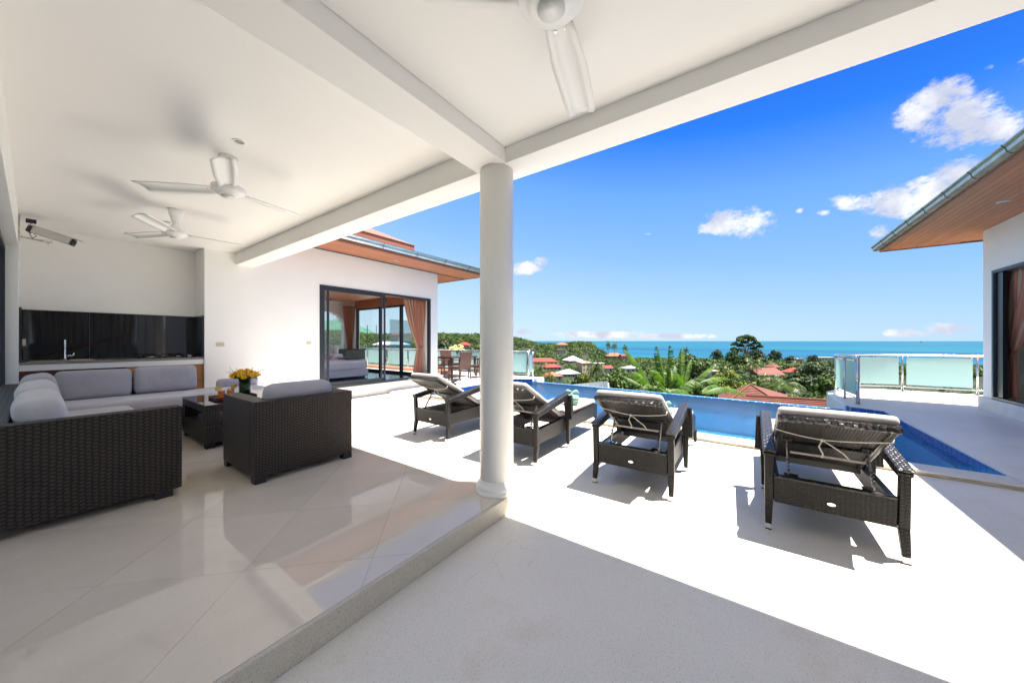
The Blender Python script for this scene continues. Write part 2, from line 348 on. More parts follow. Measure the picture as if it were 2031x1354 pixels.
class MB:
    def __init__(s): s.v = []; s.f = []; s.uv = {}
    def add(s, verts, faces):
        k = len(s.v); s.v += [tuple(p) for p in verts]; s.f += [tuple(i + k for i in f) for f in faces]; return s
    def box(s, x0, x1, y0, y1, z0, z1):
        return s.add([(x0,y0,z0),(x1,y0,z0),(x1,y1,z0),(x0,y1,z0),(x0,y0,z1),(x1,y0,z1),(x1,y1,z1),(x0,y1,z1)],
                     [(0,3,2,1),(4,5,6,7),(0,1,5,4),(1,2,6,5),(2,3,7,6),(3,0,4,7)])
    def hexa(s, b, t):      # bottom quad, top quad (ccw from above)
        return s.add(list(b) + list(t), [(0,3,2,1),(4,5,6,7),(0,1,5,4),(1,2,6,5),(2,3,7,6),(3,0,4,7)])
    def bar(s, p, q, w, t, up=(0, 0, 1), w2=None, t2=None):
        p, q = Vector(p), Vector(q); d = (q - p).normalized(); up = Vector(up)
        if abs(d.dot(up)) > .95: up = Vector((1, 0, 0))
        a = d.cross(up).normalized(); b = a.cross(d).normalized(); w2 = w if w2 is None else w2; t2 = t if t2 is None else t2
        def ring(c, w, t): return [c - a*w/2 - b*t/2, c + a*w/2 - b*t/2, c + a*w/2 + b*t/2, c - a*w/2 + b*t/2]
        return s.add(ring(p, w, t) + ring(q, w2, t2), [(0,1,2,3),(7,6,5,4),(0,4,5,1),(1,5,6,2),(2,6,7,3),(3,7,4,0)])
    def prism(s, poly, z0, z1):
        n = len(poly); return s.add([(x, y, z0) for x, y in poly] + [(x, y, z1) for x, y in poly],
            [tuple(range(n))[::-1], tuple(range(n, 2*n))] + [(i, (i+1) % n, n + (i+1) % n, n + i) for i in range(n)])
    def prism_y(s, poly, y0, y1):   # poly in xz
        n = len(poly); return s.add([(x, y0, z) for x, z in poly] + [(x, y1, z) for x, z in poly],
            [tuple(range(n)), tuple(range(n, 2*n))[::-1]] + [((i+1) % n, i, n + i, n + (i+1) % n) for i in range(n)])
    def tube(s, pts, r, n=8, close=True, r_end=None):
        pts = [Vector(p) for p in pts]; k = len(s.v); m = len(pts); prev = None
        for i, p in enumerate(pts):
            d = (pts[min(i+1, m-1)] - pts[max(i-1, 0)]).normalized()
            up = prev if prev is not None else (Vector((0,0,1)) if abs(d.z) < .9 else Vector((1,0,0)))
            a = d.cross(up).normalized(); b = a.cross(d).normalized(); prev = b
            rr = r if r_end is None else r + (r_end - r) * i / max(1, m-1)
            if isinstance(r, (list, tuple)): rr = r[i]
            for j in range(n):
                t = 2*pi*j/n; s.v.append(tuple(p + a*cos(t)*rr + b*sin(t)*rr))
        for i in range(m-1):
            for j in range(n):
                s.f.append((k+i*n+j, k+i*n+(j+1) % n, k+(i+1)*n+(j+1) % n, k+(i+1)*n+j))
        if close:
            s.f.append(tuple(k+j for j in range(n))[::-1]); s.f.append(tuple(k+(m-1)*n+j for j in range(n)))
        return s
    def lathe(s, prof, n=24, c=(0,0,0), cap=True):
        k = len(s.v); m = len(prof)
        for r, z in prof:
            for j in range(n): t = 2*pi*j/n; s.v.append((c[0]+r*cos(t), c[1]+r*sin(t), c[2]+z))
        for i in range(m-1):
            for j in range(n): s.f.append((k+i*n+j, k+i*n+(j+1) % n, k+(i+1)*n+(j+1) % n, k+(i+1)*n+j))
        if cap:
            s.f.append(tuple(k+j for j in range(n))[::-1]); s.f.append(tuple(k+(m-1)*n+j for j in range(n)))
        return s
    def cushion(s, c, size, r=.04, bulge=.15, axis=2, n=9, mat3=None):
        """rounded, slightly inflated box; axis is the thin direction"""
        hx, hy, hz = [v/2 for v in size]; k0 = len(s.v); H = (hx, hy, hz); lo = {}
        def put(p):
            key = tuple(round(x, 5) for x in p)
            if key in lo: return lo[key]
            q = list(p); ex = [max(0, abs(q[i]) * H[i] - (H[i] - r)) for i in range(3)]
            L_ = sqrt(sum(e*e for e in ex)); out = []
            for i in range(3):
                base = min(abs(q[i]) * H[i], H[i] - r); e = ex[i] * (min(1, r / L_) if L_ > 1e-9 else 0) if L_ > r else ex[i]
                out.append((base + e) * (1 if q[i] >= 0 else -1))
            oth = [i for i in range(3) if i != axis]
            w = (1 - q[oth[0]]**4) * (1 - q[oth[1]]**4); out[axis] *= 1 + bulge * w
            for i in oth: out[i] *= 1 - .02 * (abs(q[3 - i - axis]) ** 2)
            P = Vector(out)
            if mat3 is not None: P = mat3 @ P
            s.v.append((c[0]+P.x, c[1]+P.y, c[2]+P.z)); lo[key] = len(s.v) - 1; return lo[key]
        gs = []
        for i in range(3):
            e = r / H[i] if H[i] > 0 else .5; e = min(.9, e)
            gs.append([-1, -1 + e*.35, -1 + e] + [(-1 + e) + (2 - 2*e) * t / n for t in range(1, n)] + [1 - e, 1 - e*.35, 1])
        for ax in range(3):
            a1, a2 = [(1, 2), (2, 0), (0, 1)][ax]
            for sg in (-1, 1):
                A, B = gs[a1], gs[a2]
                for i in range(len(A)-1):
                    for j in range(len(B)-1):
                        q = []
                        for (u, v) in ((A[i], B[j]), (A[i+1], B[j]), (A[i+1], B[j+1]), (A[i], B[j+1])):
                            p = [0, 0, 0]; p[ax] = sg; p[a1] = u; p[a2] = v; q.append(put(p))
                        if sg < 0: q.reverse()
                        if len(set(q)) >= 3: s.f.append(tuple(dict.fromkeys(q)))
        return s
    def build(s, name, mat, parent=None, bevel=0, smooth=False, seg=2, label=None, kind=None, uvs=None, ground=None, subsurf=0, solid=0):
        me = bpy.data.meshes.new(name)
        off = Vector((0, 0, 0))
        if ground is not None: off = Vector(ground)
        elif parent is not None and parent.get('_abs'): off = Vector(parent['_abs'])
        me.from_pydata([tuple(Vector(p) - off) for p in s.v], [], s.f)
        mats = mat if isinstance(mat, (list, tuple)) else [mat]
        for m in mats: me.materials.append(m.m)
        me.validate()
        uvl = me.uv_layers.new(name='UVMap'); d = uvl.data
        if uvs is not None:
            for lp in me.loops: d[lp.index].uv = uvs[lp.vertex_index]
        else:
            for p in me.polygons:
                n = p.normal; z = Vector((0, 0, 1))
                if abs(n.z) > .93: a, b = Vector((1, 0, 0)), Vector((0, 1, 0))
                else: a = z.cross(n).normalized(); b = n.cross(a).normalized()
                for li in p.loop_indices:
                    co = me.vertices[me.loops[li].vertex_index].co; d[li].uv = (co.dot(a), co.dot(b))
        if smooth:
            me.shade_smooth()
        o = bpy.data.objects.new(name, me); COL.objects.link(o)
        if ground is not None: o.location = off
        if parent is not None: o.parent = parent
        if bevel:
            b = o.modifiers.new('bevel', 'BEVEL'); b.width = bevel; b.segments = seg; b.limit_method = 'ANGLE'; b.angle_limit = radians(35); b.harden_normals = False
        if solid:
            b = o.modifiers.new('thickness', 'SOLIDIFY'); b.thickness = solid; b.offset = 0
        if subsurf:
            b = o.modifiers.new('smooth', 'SUBSURF'); b.levels = subsurf; b.render_levels = subsurf
        if label: o['label'] = label
        if kind: o['kind'] = kind
        return o
def B(*a): return MB().box(*a)
def athing(name, label, cat, loc, group=None):
    """thing whose parts are given in absolute coordinates"""
    o = thing(name, label, cat, loc, 0, group); o['_abs'] = tuple(loc); return o
def struct(name, mb, mat, **kw):
    return mb.build(name, mat, kind='structure', **kw)
def clip_poly(poly, x0, x1, y0, y1):
    def cl(P, inside, inter):
        out = []
        for i in range(len(P)):
            a, b = P[i-1], P[i]
            if inside(b):
                if not inside(a): out.append(inter(a, b))
                out.append(b)
            elif inside(a): out.append(inter(a, b))
        return out
    for k, s_, lim in ((0, 1, x0), (0, -1, x1), (1, 1, y0), (1, -1, y1)):
        ins = lambda p, k=k, s_=s_, lim=lim: s_ * (p[k] - lim) >= 0
        def inter(a, b, k=k, lim=lim):
            t = (lim - a[k]) / (b[k] - a[k]); return (a[0] + (b[0]-a[0])*t, a[1] + (b[1]-a[1])*t)
        poly = cl(poly, ins, inter)
        if not poly: return []
    return poly
def poly_area(P): return abs(sum(P[i-1][0]*P[i][1] - P[i][0]*P[i-1][1] for i in range(len(P)))) / 2
# ================================================================= STRUCTURE: terrace, floor, pool
FZ = .13; DZ = .055; WZ = -.055
terr = struct('terrace', MB().prism([(-3, 1.62), (-3, -9), (5.11, -9), (5.11, -3.6), (5.17, -2.0), (5.19, 0), (5.26, .9), (5.27, 6.7), (5.3, 7.8), (-3, 7.8)], -.5, 0), M['terrazzo'])
XF = 2.40; YF = 1.56
flb = struct('patio_floor', MB().prism([(-.5, YF), (XF - .03, YF), (XF, YF + .05), (XF, 7.69), (-.5, 7.69)], .001, FZ - .006), M['grout'])
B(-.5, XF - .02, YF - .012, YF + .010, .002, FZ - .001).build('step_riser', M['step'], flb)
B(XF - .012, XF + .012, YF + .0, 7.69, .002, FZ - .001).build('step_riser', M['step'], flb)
h = .46
tcount = 0
for k in range(-4, 6):
    for m_ in range(-3, 14):
        if (k + m_) % 2: continue
        cx, cy = .64 + h * (k), 2.20 + h * (m_) + h
        P = [(cx, cy - h), (cx + h, cy), (cx, cy + h), (cx - h, cy)]
        P = clip_poly(P, -.5, XF - .014, YF + .012, 7.688)
        if len(P) < 3 or poly_area(P) < .002: continue
        c = (sum(p[0] for p in P) / len(P), sum(p[1] for p in P) / len(P)); q = []
        for p in P:
            v = Vector((p[0] - c[0], p[1] - c[1])); L_ = v.length; v *= max(.2, (L_ - .0013) / L_); q.append((c[0] + v.x, c[1] + v.y))
        MB().prism(q, FZ - .0062, FZ + R.uniform(-.0003, .0003)).build('floor_tile', M['floor_tile'], flb)
# floor drains of the recess etc. are not visible

# ---- pool
near = [(5.39, -2.02), (5.55, 6.60)]
PP = [(5.39, -2.02), (9.11, -2.0), (9.32, -1.61), (9.50, -1.57), (9.89, 6.14), (9.80, 6.22), (9.51, 6.66), (5.55, 6.60)]
inf0, inf1 = Vector((9.50, -1.57, 0)), Vector((9.89, 6.14, 0))
PB = -.85
bed = struct('pool_basin', MB().prism(PP, PB - .2, PB), M['pool_bed'])
for i in range(len(PP)):
    a, b = Vector((*PP[i], 0)), Vector((*PP[(i+1) % len(PP)], 0)); d = (b - a).normalized(); nrm = Vector((d.y, -d.x, 0))
    if i == 3: top = WZ - .012
    else: top = WZ + .0
    MB().hexa([a + Vector((0, 0, PB)), b + Vector((0, 0, PB)), b + nrm*.12 + Vector((0, 0, PB)), a + nrm*.12 + Vector((0, 0, PB))],
              [a + Vector((0, 0, top)), b + Vector((0, 0, top)), b + nrm*.12 + Vector((0, 0, top)), a + nrm*.12 + Vector((0, 0, top))]).build('pool_wall', M['pool_side_bounce'], bed)
struct('pool_water', MB().add([(x, y, WZ) for x, y in PP], [tuple(range(len(PP)))]), M['water'])
# waterline tiles: every one its own piece
def tile_run(a, b, w=.122, name='pool_tile'):
    a, b = Vector((*a, 0)), Vector((*b, 0)); L_ = (b - a).length; n = max(1, round(L_ / w)); d = (b - a) / n; dn = d.normalized(); nr = Vector((dn.y, -dn.x, 0))
    w_ = d.length
    mb = MB(); p, q = a + nr*.003, b + nr*.003
    mb.hexa([p + Vector((0,0,WZ-.15)), q + Vector((0,0,WZ-.15)), q + nr*.05 + Vector((0,0,WZ-.15)), p + nr*.05 + Vector((0,0,WZ-.15))],
            [p + Vector((0,0,DZ-.012)), q + Vector((0,0,DZ-.012)), q + nr*.05 + Vector((0,0,DZ-.012)), p + nr*.05 + Vector((0,0,DZ-.012))]).build('tile_backing', M['lip_grout'], bed)
    base = None
    for k in range(n):
        for zc in (0, 1):
            z0 = [WZ + .004, WZ - .122][zc]; z1 = [DZ - .014, WZ - .004][zc]
            p = a + d * k + dn * .0035; e = dn * (w_ - .007)
            mb = MB(); lo, hi = Vector((0,0,z0)), Vector((0,0,z1)); o_ = nr * .012; i_ = -nr * .004
            mb.hexa([p+i_+lo, p+e+i_+lo, p+e+o_+lo, p+o_+lo], [p+i_+hi, p+e+i_+hi, p+e+o_+hi, p+o_+hi]).build(name, M['tile_blue'], bed)
tile_run((5.39, -2.02), (9.11, -2.0)); tile_run((9.11, -2.0), (9.32, -1.61)); tile_run((9.32, -1.61), (9.50, -1.57))
tile_run((9.80, 6.22), (9.51, 6.66)); tile_run((9.51, 6.66), (5.55, 6.60)); tile_run((9.89, 6.14), (9.80, 6.22))
# infinity lip: pale tiles with white joints
Ld = (inf1 - inf0); nL = 52; dl = Ld / nL; dln = dl.normalized(); nrl = Vector((dln.y, -dln.x, 0))
mb = MB(); z0, z1 = Vector((0,0,WZ-.4)), Vector((0,0,WZ-.006))
mb.hexa([inf0+z0, inf1+z0, inf1+nrl*.17+z0, inf0+nrl*.17+z0], [inf0+z1, inf1+z1, inf1+nrl*.17+z1, inf0+nrl*.17+z1]).build('lip_bed', M['lip_grout'], bed)
for k in range(nL):
    p = inf0 + dl * k + dln * .008; e = dln * (dl.length - .016); a_, b_ = nrl * .004, nrl * .168; lo, hi = Vector((0,0,WZ-.02)), Vector((0,0,WZ+.006))
    MB().hexa([p+a_+lo, p+e+a_+lo, p+e+b_+lo, p+b_+lo], [p+a_+hi, p+e+a_+hi, p+e+b_+hi - Vector((0,0,.004)), p+b_+hi - Vector((0,0,.004))]).build('lip_tile', M['lip'], bed)
# coping along the near edge
cop = thing('pool_coping', 'cream stone kerb raised along the near edge of the pool', 'pool coping')
seg_n = 8
for k in range(seg_n):
    t0, t1 = k / seg_n, (k + 1) / seg_n
    f = lambda t: (5.115 + .16 * min(1, t * 1.6) , -2.02 + 8.72 * t)
    g = lambda t: (5.39 + .16 * t, -2.02 + 8.62 * t)
    A, Bq, C_, D_ = f(t0), f(t1), g(t1), g(t0); e = .0015
    mb = MB(); mb.prism([(A[0], A[1]+e), (D_[0], D_[1]+e), (C_[0], C_[1]-e), (Bq[0], Bq[1]-e)], DZ - .022, DZ); mb.build('coping_stone', M['coping'], cop, bevel=.006)
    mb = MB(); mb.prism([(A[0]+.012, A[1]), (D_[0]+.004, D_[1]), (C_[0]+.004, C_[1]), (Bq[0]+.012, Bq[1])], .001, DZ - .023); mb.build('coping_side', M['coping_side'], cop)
for k in range(2):
    y0, y1 = -3.64 + k*.81, -3.64 + (k+1)*.81 - .003
    B(5.065 + .025*k, 5.392, y0, y1, DZ - .022, DZ).build('coping_stone', M['coping'], cop, bevel=.006)
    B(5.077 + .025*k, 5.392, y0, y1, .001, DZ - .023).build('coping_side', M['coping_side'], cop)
# decks
dk = struct('pool_deck', MB().prism([(5.395, -2.024), (5.395, -3.64), (5.0, -3.65), (5.0, -9), (13.05, -9), (13.1, -3.0), (12.95, -2.45), (12.5, -1.95), (11.7, -1.62), (10.6, -1.555), (9.335, -1.6), (9.12, -2.024)], -.9, DZ), M['deck'])
dk2 = struct('dining_deck', MB().prism([(5.262, 6.705), (5.56, 6.61), (9.52, 6.672), (9.82, 6.235), (9.92, 6.15), (10.25, 6.12), (10.35, 18), (5.262, 18)], -.9, DZ - .0005), M['deck'])
# retaining walls under the decks
rw = athing('retaining_wall', 'white curved parapet wall below the glass railing beside the pool', 'wall', (11, -2, -5))
mb = MB()
curve = [(9.5, -1.60), (10.6, -1.57), (11.7, -1.63), (12.5, -1.96), (12.96, -2.46), (13.11, -3.0), (13.06, -9)]
for i in range(len(curve)-1):
    a, b = Vector((*curve[i], 0)), Vector((*curve[i+1], 0)); d = (b-a).normalized(); n_ = Vector((-d.y, d.x, 0))*.06
    mb.hexa([a+Vector((0,0,-5)), b+Vector((0,0,-5)), b+n_+Vector((0,0,-5)), a+n_+Vector((0,0,-5))], [a+Vector((0,0,DZ-.004)), b+Vector((0,0,DZ-.004)), b+n_+Vector((0,0,DZ-.004)), a+n_+Vector((0,0,DZ-.004))])
mb.build('wall', M['paint'], rw)
rw2 = athing('retaining_wall', 'white retaining wall holding up the dining deck', 'wall', (10.3, 10, -5))
B(10.35, 10.47, 6.05, 18, -5, DZ - .01).build('wall', M['paint'], rw2)
B(9.95, 10.45, 6.0, 6.118, -5, DZ - .002).build('wall_return', M['paint'], rw2)

# ================================================================= MAIN BUILDING (patio pavilion)
WY = 7.69; RZ1 = 2.95; RZ2 = 2.855; BZ = 2.735
vil = athing('patio_pavilion', 'white open patio building with ceiling beams resting on a round column', 'building', (0, 1.7, 0))
B(-.12, 2.12, 1.852, WY, RZ1, RZ1 + .18).build('ceiling', M['ceil'], vil)
B(-.12, 1.70, WY, 8.26, RZ1, RZ1 + .18).build('ceiling', M['ceil'], vil)
B(-.6, 2.12, -6.4, 1.56, RZ2, RZ2 + .27).build('ceiling', M['ceil'], vil)
B(-.6, -.12, 1.56, WY+1, RZ1, RZ1 + .18).build('ceiling', M['ceil'], vil)
B(2.12, 2.39, -6.4, WY, BZ, 3.2).build('ceiling_beam', M['ceil'], vil, bevel=.004)
B(-.6, 2.119, 1.565, 1.85, BZ + .001, 3.2).build('ceiling_beam', M['ceil'], vil, bevel=.004)
B(-3.0, 2.585, -6.6, WY - .02, 3.21, 3.32).build('roof', M['ceil'], vil)
B(1.689, 3.551, WY, WY + .2, 0, 3.35).build('wall', M['paint'], vil)
B(1.685, 1.885, WY + .2, 8.28, 0, 3.2).build('wall', M['paint'], vil)
B(-.40, 1.685, 8.26, 8.45, 0, 3.2).build('wall', M['paint'], vil)
# left wall with the door opening
B(-.32, -.12, 7.45, 8.26, 0, RZ1).build('wall', M['paint'], vil)
B(-.32, -.12, -4.0, 7.45, 2.52, RZ1).build('lintel', M['paint'], vil)
B(-.32, -.12, -6.4, -1.0, 0, 2.52).build('wall', M['paint'], vil)
dfr = B(-.25, -.21, 7.39, 7.447, FZ, 2.515); dfr.box(-.25, -.21, -.99, 7.39, 2.46, 2.515); dfr.build('door_frame', M['alu'], vil)
col = athing('column', 'round white column standing at the corner of the tiled patio step', 'column', (2.19, 1.70, FZ))
ccx, ccy = 2.19, 1.705
MB().lathe([(.137, FZ + .075), (.1365, BZ + .01)], 64, (ccx, ccy, 0)).build('shaft', M['column'], col, smooth=False)
col.children
MB().lathe([(.165, FZ), (.168, FZ + .006), (.166, FZ + .030), (.160, FZ + .034), (.163, FZ + .040), (.166, FZ + .052), (.160, FZ + .070), (.148, FZ + .082), (.139, FZ + .095), (.137, FZ + .11)], 64, (ccx, ccy, 0)).build('base', M['column'], col, smooth=True)
for o in kids(col): o.data.shade_smooth()
MB().lathe([(.2, .001), (.2, FZ - .002)], 40, (2.19, 1.73, 0)).build('column_footing', M['step'], flb)

# ---- kitchen
kit = athing('kitchen_counter', 'kitchen counter in the wall recess with wooden doors and black splashback', 'kitchen counter', (.8, 8.0, FZ))
B(-.118, 1.683, 7.705, 8.24, 1.035, 1.07).build('worktop', M['counter'], kit, bevel=.004)
B(-.118, 1.683, 7.712, 8.24, .955, 1.034).build('counter_slab', M['paint'], kit)
for i, (a, b, mt) in enumerate(((-.118, .33, 'dark_wood'), (.335, .80, 'dark_wood'), (.805, 1.683, 'cab_wood'))):
    dr = B(a, b, 7.725, 7.75, .2, .953).build('cupboard_door', M[mt], kit, bevel=.003)
    MB().box(a + .06, b - .06, 7.718, 7.7249, .28, .86).build('door_panel', M[mt], dr, bevel=.002)
B(-.118, 1.683, 7.751, 8.2, FZ, .953).build('carcass', M['dark_wood'], kit)
for i in range(3):
    a = -.116 + i * .5995; B(a, a + .5965, 8.235, 8.2595, 1.072, 1.785).build('splashback_panel', M['granite'], kit)
B(1.66, 1.6845, 7.71, 8.233, 1.072, 1.785).build('splashback_panel', M['granite'], kit)
B(-.1195, -.10, 7.71, 8.233, 1.072, 1.785).build('splashback_panel', M['granite'], kit)
# sink and tap
sk = thing('sink', 'steel kitchen sink with drainer set in the worktop', 'sink', (.2, 7.97, 1.071))
mb = MB(); mb.box(-.27, .31, -.19, .19, .001, .010); mb.build('rim', M['steel'], sk, bevel=.004)
mb = MB(); mb.box(-.24, .06, -.16, .16, .0105, .0115); mb.build('basin_shade', Mat('sink_shadow', (.12, .12, .12), .3, 1), sk)  # flat dark sheet; shade of the sink's depth is in its colour
for k in range(6): MB().box(.09, .29, -.14 + k*.05, -.125 + k*.05, .0105, .0145).build('drainer_rib', M['steel'], sk)
tp = thing('kitchen_tap', 'tall chrome tap standing behind the sink', 'tap', (.25, 8.08, 1.082))
MB().lathe([(.022, 0), (.022, .02), (.014, .03), (.013, .19), (.016, .2), (.015, .27), (.008, .285)], 16).build('spout', M['chrome'], tp, smooth=True)
MB().tube([(0, 0, .05), (.04, -.01, .055), (.075, -.015, .06), (.08, -.015, .09)], .011, 8).build('lever', M['chrome'], tp, smooth=True)
hb = thing('gas_hob', 'black two burner gas hob on the right of the worktop', 'hob', (1.27, 7.97, 1.071))
B(-.33, .33, -.2, .2, .001, .014).build('hob_plate', M['tabletop'], hb, bevel=.004)
for k, x in enumerate((-.17, .15)):
    r = .075 if k == 0 else .055
    bn = MB().lathe([(r, .014), (r, .024), (r*.6, .03)], 20, (x, .0, 0)).build('burner', M['steel'], hb, smooth=True)
    for j in range(4):
        t = j*pi/2 + .4; MB().bar((x + cos(t)*.03, sin(t)*.03, .05), (x + cos(t)*.13, sin(t)*.13, .05), .012, .012).bar((x + cos(t)*.13, sin(t)*.13, .05), (x + cos(t)*.13, sin(t)*.13, .014), .012, .012).build('pan_support', M['black'], bn)
for k in range(2): MB().lathe([(.02, .014), (.02, .035)], 12, (.28, -.1 + k*.12, 0)).build('knob', M['steel'], hb)
# wall sockets
def socket(name, label, x, z, w=.118, hh=.07, y=WY, kind='socket', f=-1):
    t = thing(name, label, kind, (x, y, z))
    MB().box(-w/2, w/2, -.010, -.001, -hh/2, hh/2).build('plate', M['ivory'], t, bevel=.003)
    if name == 'wall_socket':
        for dx in (-.022, .022):
            for q in (-.006, .006): MB().box(dx+q-.0022, dx+q+.0022, -.0112, -.0101, -.008, .008).build('slot', M['black'], t)
    else: MB().box(-.022, .022, -.0135, -.0101, -.02, .02).build('rocker', M['ivory'], t, bevel=.002)
    return t
socket('wall_socket', 'ivory double wall socket to the right of the kitchen recess', 1.90, 1.285)
socket('light_switch', 'ivory light switch on the white wall beside the bedroom door', 3.37, 1.305, .1)
t = thing('wall_socket', 'small ivory socket on the black splashback at its left end', 'socket', (-.0985, 7.80, 1.33), radians(90))
MB().box(-.02, .02, -.03, -.002, -.045, .045).build('plate', M['ivory'], t, bevel=.003)
# ---- CCTV camera
cc = thing('security_camera', 'silver security camera on a bracket near the kitchen ceiling corner', 'security camera', (-.118, 7.5, 2.66))
MB().box(0, .012, -.04, .04, -.05, .05).build('wall_plate', M['steel'], cc)
MB().tube([(.01, 0, 0), (.235, -.02, -.025)], .011, 8).build('arm', M['steel'], cc)
MB().box(.18, .25, -.045, .005, -.03, -.01).tube([(.215, -.02, -.03), (.215, -.02, -.06)], .008, 8).build('clamp', M['steel'], cc)
a0, a1 = Vector((.10, -.02, .105)), Vector((.40, -.09, .005)); dd = (a1 - a0).normalized()
MB().bar(a0, a1, .098, .078).build('housing', Mat('camera_housing', (.55, .54, .50), .3, .3), cc, bevel=.012, seg=3)
MB().bar(a0 - dd*.035, a0 - dd*.001, .104, .086).build('rear_cap', M['black'], cc, bevel=.006)
MB().bar(a1 + dd*.001, a1 + dd*.03, .104, .086).build('front_cap', M['black'], cc, bevel=.006)
u_ = Vector((0, 0, 1)) - dd * dd.z; u_.normalize()
MB().bar(a0 + u_*.052 - dd*.01, a1 + u_*.052 + dd*.09, .108, .006).build('sun_shield', M['steel'], cc, bevel=.002)
MB().tube([a1 + dd*.031, a1 + dd*.04], .022, 12).build('lens', M['tabletop'], cc)
MB().box(.05, .13, -.02, .02, .19, .24).build('junction_box', M['black'], cc, bevel=.004)
MB().tube([(.09, 0, .19), (.07, -.01, .1), (.085, -.01, .03), (.10, -.015, .0)], .004, 6).build('cable', M['black'], cc, smooth=True)
MB().tube([(.1, -.015, 0), (.13, -.02, .03), (.11, -.03, .06), (.10, -.02, .09)], .004, 6).build('cable', M['black'], cc, smooth=True)
MB().tube([(.005, .05, .28), (.004, .05, .1), (.004, .05, -.3)], .008, 6).build('conduit', M['whitepl'], cc, smooth=True)

# ---- ceiling fans
def make_fan(label, loc, ang, drop):
    f = thing('ceiling_fan', label, 'ceiling fan', loc, 0, 'white ceiling fans under the patio ceiling')
    H = drop
    MB().lathe([(.02, .10), (.03, .13), (.062, H - .05), (.068, H - .002)][::1], 24).build('canopy', M['whitepl'], f, smooth=True)
    MB().lathe([(.07, .035), (.055, .07), (.024, .115), (.018, .14), (.018, .17)], 24).build('downrod_cover', M['whitepl'], f, smooth=True)
    MB().lathe([(.04, -.045), (.07, -.043), (.085, -.03), (.095, -.02), (.112, -.018), (.118, -.012), (.120, .002), (.120, .028), (.112, .036), (.05, .04)], 40).build('motor', M['whitepl'], f, smooth=True)
    MB().lathe([(.05, -.052), (.048, -.046)], 24).build('bottom_cap', M['whitepl'], f, smooth=True)
    for k in range(3):
        th = ang + k * 2*pi/3; c_, s_ = cos(th), sin(th)
        rows = []; n = 10; pts = []
        for i in range(n + 1):
            x = .105 + i / n * .565; w = .055 + .012 * min(1, i/3) if i < 3 else .062
            w = .056 + .022 * min(1, i / 4)
            tip = 1 if i < n else .86
            prof = [(-1, 0), (-.55, .004), (-.5, .010), (0, .012), (.5, .010), (.55, .004), (1, -.002)]
            pts.append([(x + (.02 * p[0] if i == n else 0), p[0]*w*tip, p[1] + p[0]*.016*(1) - .004) for p in prof])
        mb = MB(); vs = [v for r_ in pts for v in r_]; m7 = 7
        vs = [(c_*v[0] - s_*v[1], s_*v[0] + c_*v[1], v[2] + .004) for v in vs]
        fs = [(i*m7+j, (i+1)*m7+j, (i+1)*m7+j+1, i*m7+j+1) for i in range(n) for j in range(m7-1)]
        bl = mb.add(vs, fs).build('blade', M['whitepl'], f, smooth=True, solid=.003)
        for sx_ in (-.02, .02):
            MB().lathe([(.005, -.0075), (.005, -.003)], 8, (c_*.15 - s_*sx_, s_*.15 + c_*sx_, .012)).build('screw', M['steel'], bl)
    return f
make_fan('white three blade ceiling fan hanging nearest the camera, cut by the top of the picture', (1.06, .58, 2.575), radians(14.5), RZ2 - 2.575)
make_fan('white three blade ceiling fan above the wicker armchair, larger of the two far fans', (.975, 3.72, 2.655), radians(13), RZ1 - 2.655)
make_fan('white three blade ceiling fan nearest the kitchen recess', (.99, 5.73, 2.655), radians(-4), RZ1 - 2.655)
def downlight(label, loc, metal=False, r=.048):
    t = thing('downlight', label, 'downlight', loc, 0, 'round recessed ceiling downlights')
    mt = M['steel'] if metal else M['whitepl']
    MB().lathe([(r*.70, -.004), (r*.92, -.008), (r, -.004), (r, -.0005), (r*.72, -.0005)], 28, cap=False).build('ring', mt, t, smooth=True)
    MB().lathe([(r*.68, -.0015), (r*.5, -.0008)], 24).build('lamp_face', Mat('lamp_recess', (.32, .30, .26), .4) if not metal else M['steel'], t)
    return t
downlight('white round downlight above the blade of the middle fan', (.95, 3.36, RZ1))
downlight('white round downlight left of the middle fan motor', (.98, 4.89, RZ1))
downlight('white round downlight close to the far fan canopy', (1.03, 6.40, RZ1))
downlight('white round downlight by the kitchen wall and ceiling edge', (.81, 7.55, RZ1))

# ================================================================= BEDROOM WING (left)
bw = athing('bedroom_wing', 'white bedroom wing with an orange wood soffit and a large sliding door', 'building', (6.99, 7.69, 0))
DX0, DX1, DZ0, DZ1 = 3.59, 6.72, .30, 2.58; SZ = 3.35; BX = 6.99; BY2 = 12.2
B(3.552, DX0, WY, WY + .2, 0, SZ).build('wall', M['paint'], bw)
B(DX1, BX, WY, WY + .2, 0, SZ).build('wall', M['paint'], bw)
B(DX0, DX1, WY + .0005, WY + .2, DZ1, SZ).build('wall', M['paint'], bw, label='white wall above the sliding door')
B(3.552, BX + .03, WY - .03, WY + .199, .001, DZ0 - .02).build('plinth', M['plinth'], bw, bevel=.006)
fr = MB(); y0, y1 = WY - .012, WY + .09; w = .06
fr.box(DX0, DX1, y0, y1, DZ1 - w, DZ1).box(DX0, DX1, y0, y1, DZ0 - .019, DZ0 + .04).box(DX0, DX0 + w, y0 + .001, y1, DZ0 + .04, DZ1 - w).box(DX1 - w, DX1, y0 + .001, y1, DZ0 + .04, DZ1 - w)
fr.build('door_frame', M['alu'], bw, bevel=.003)
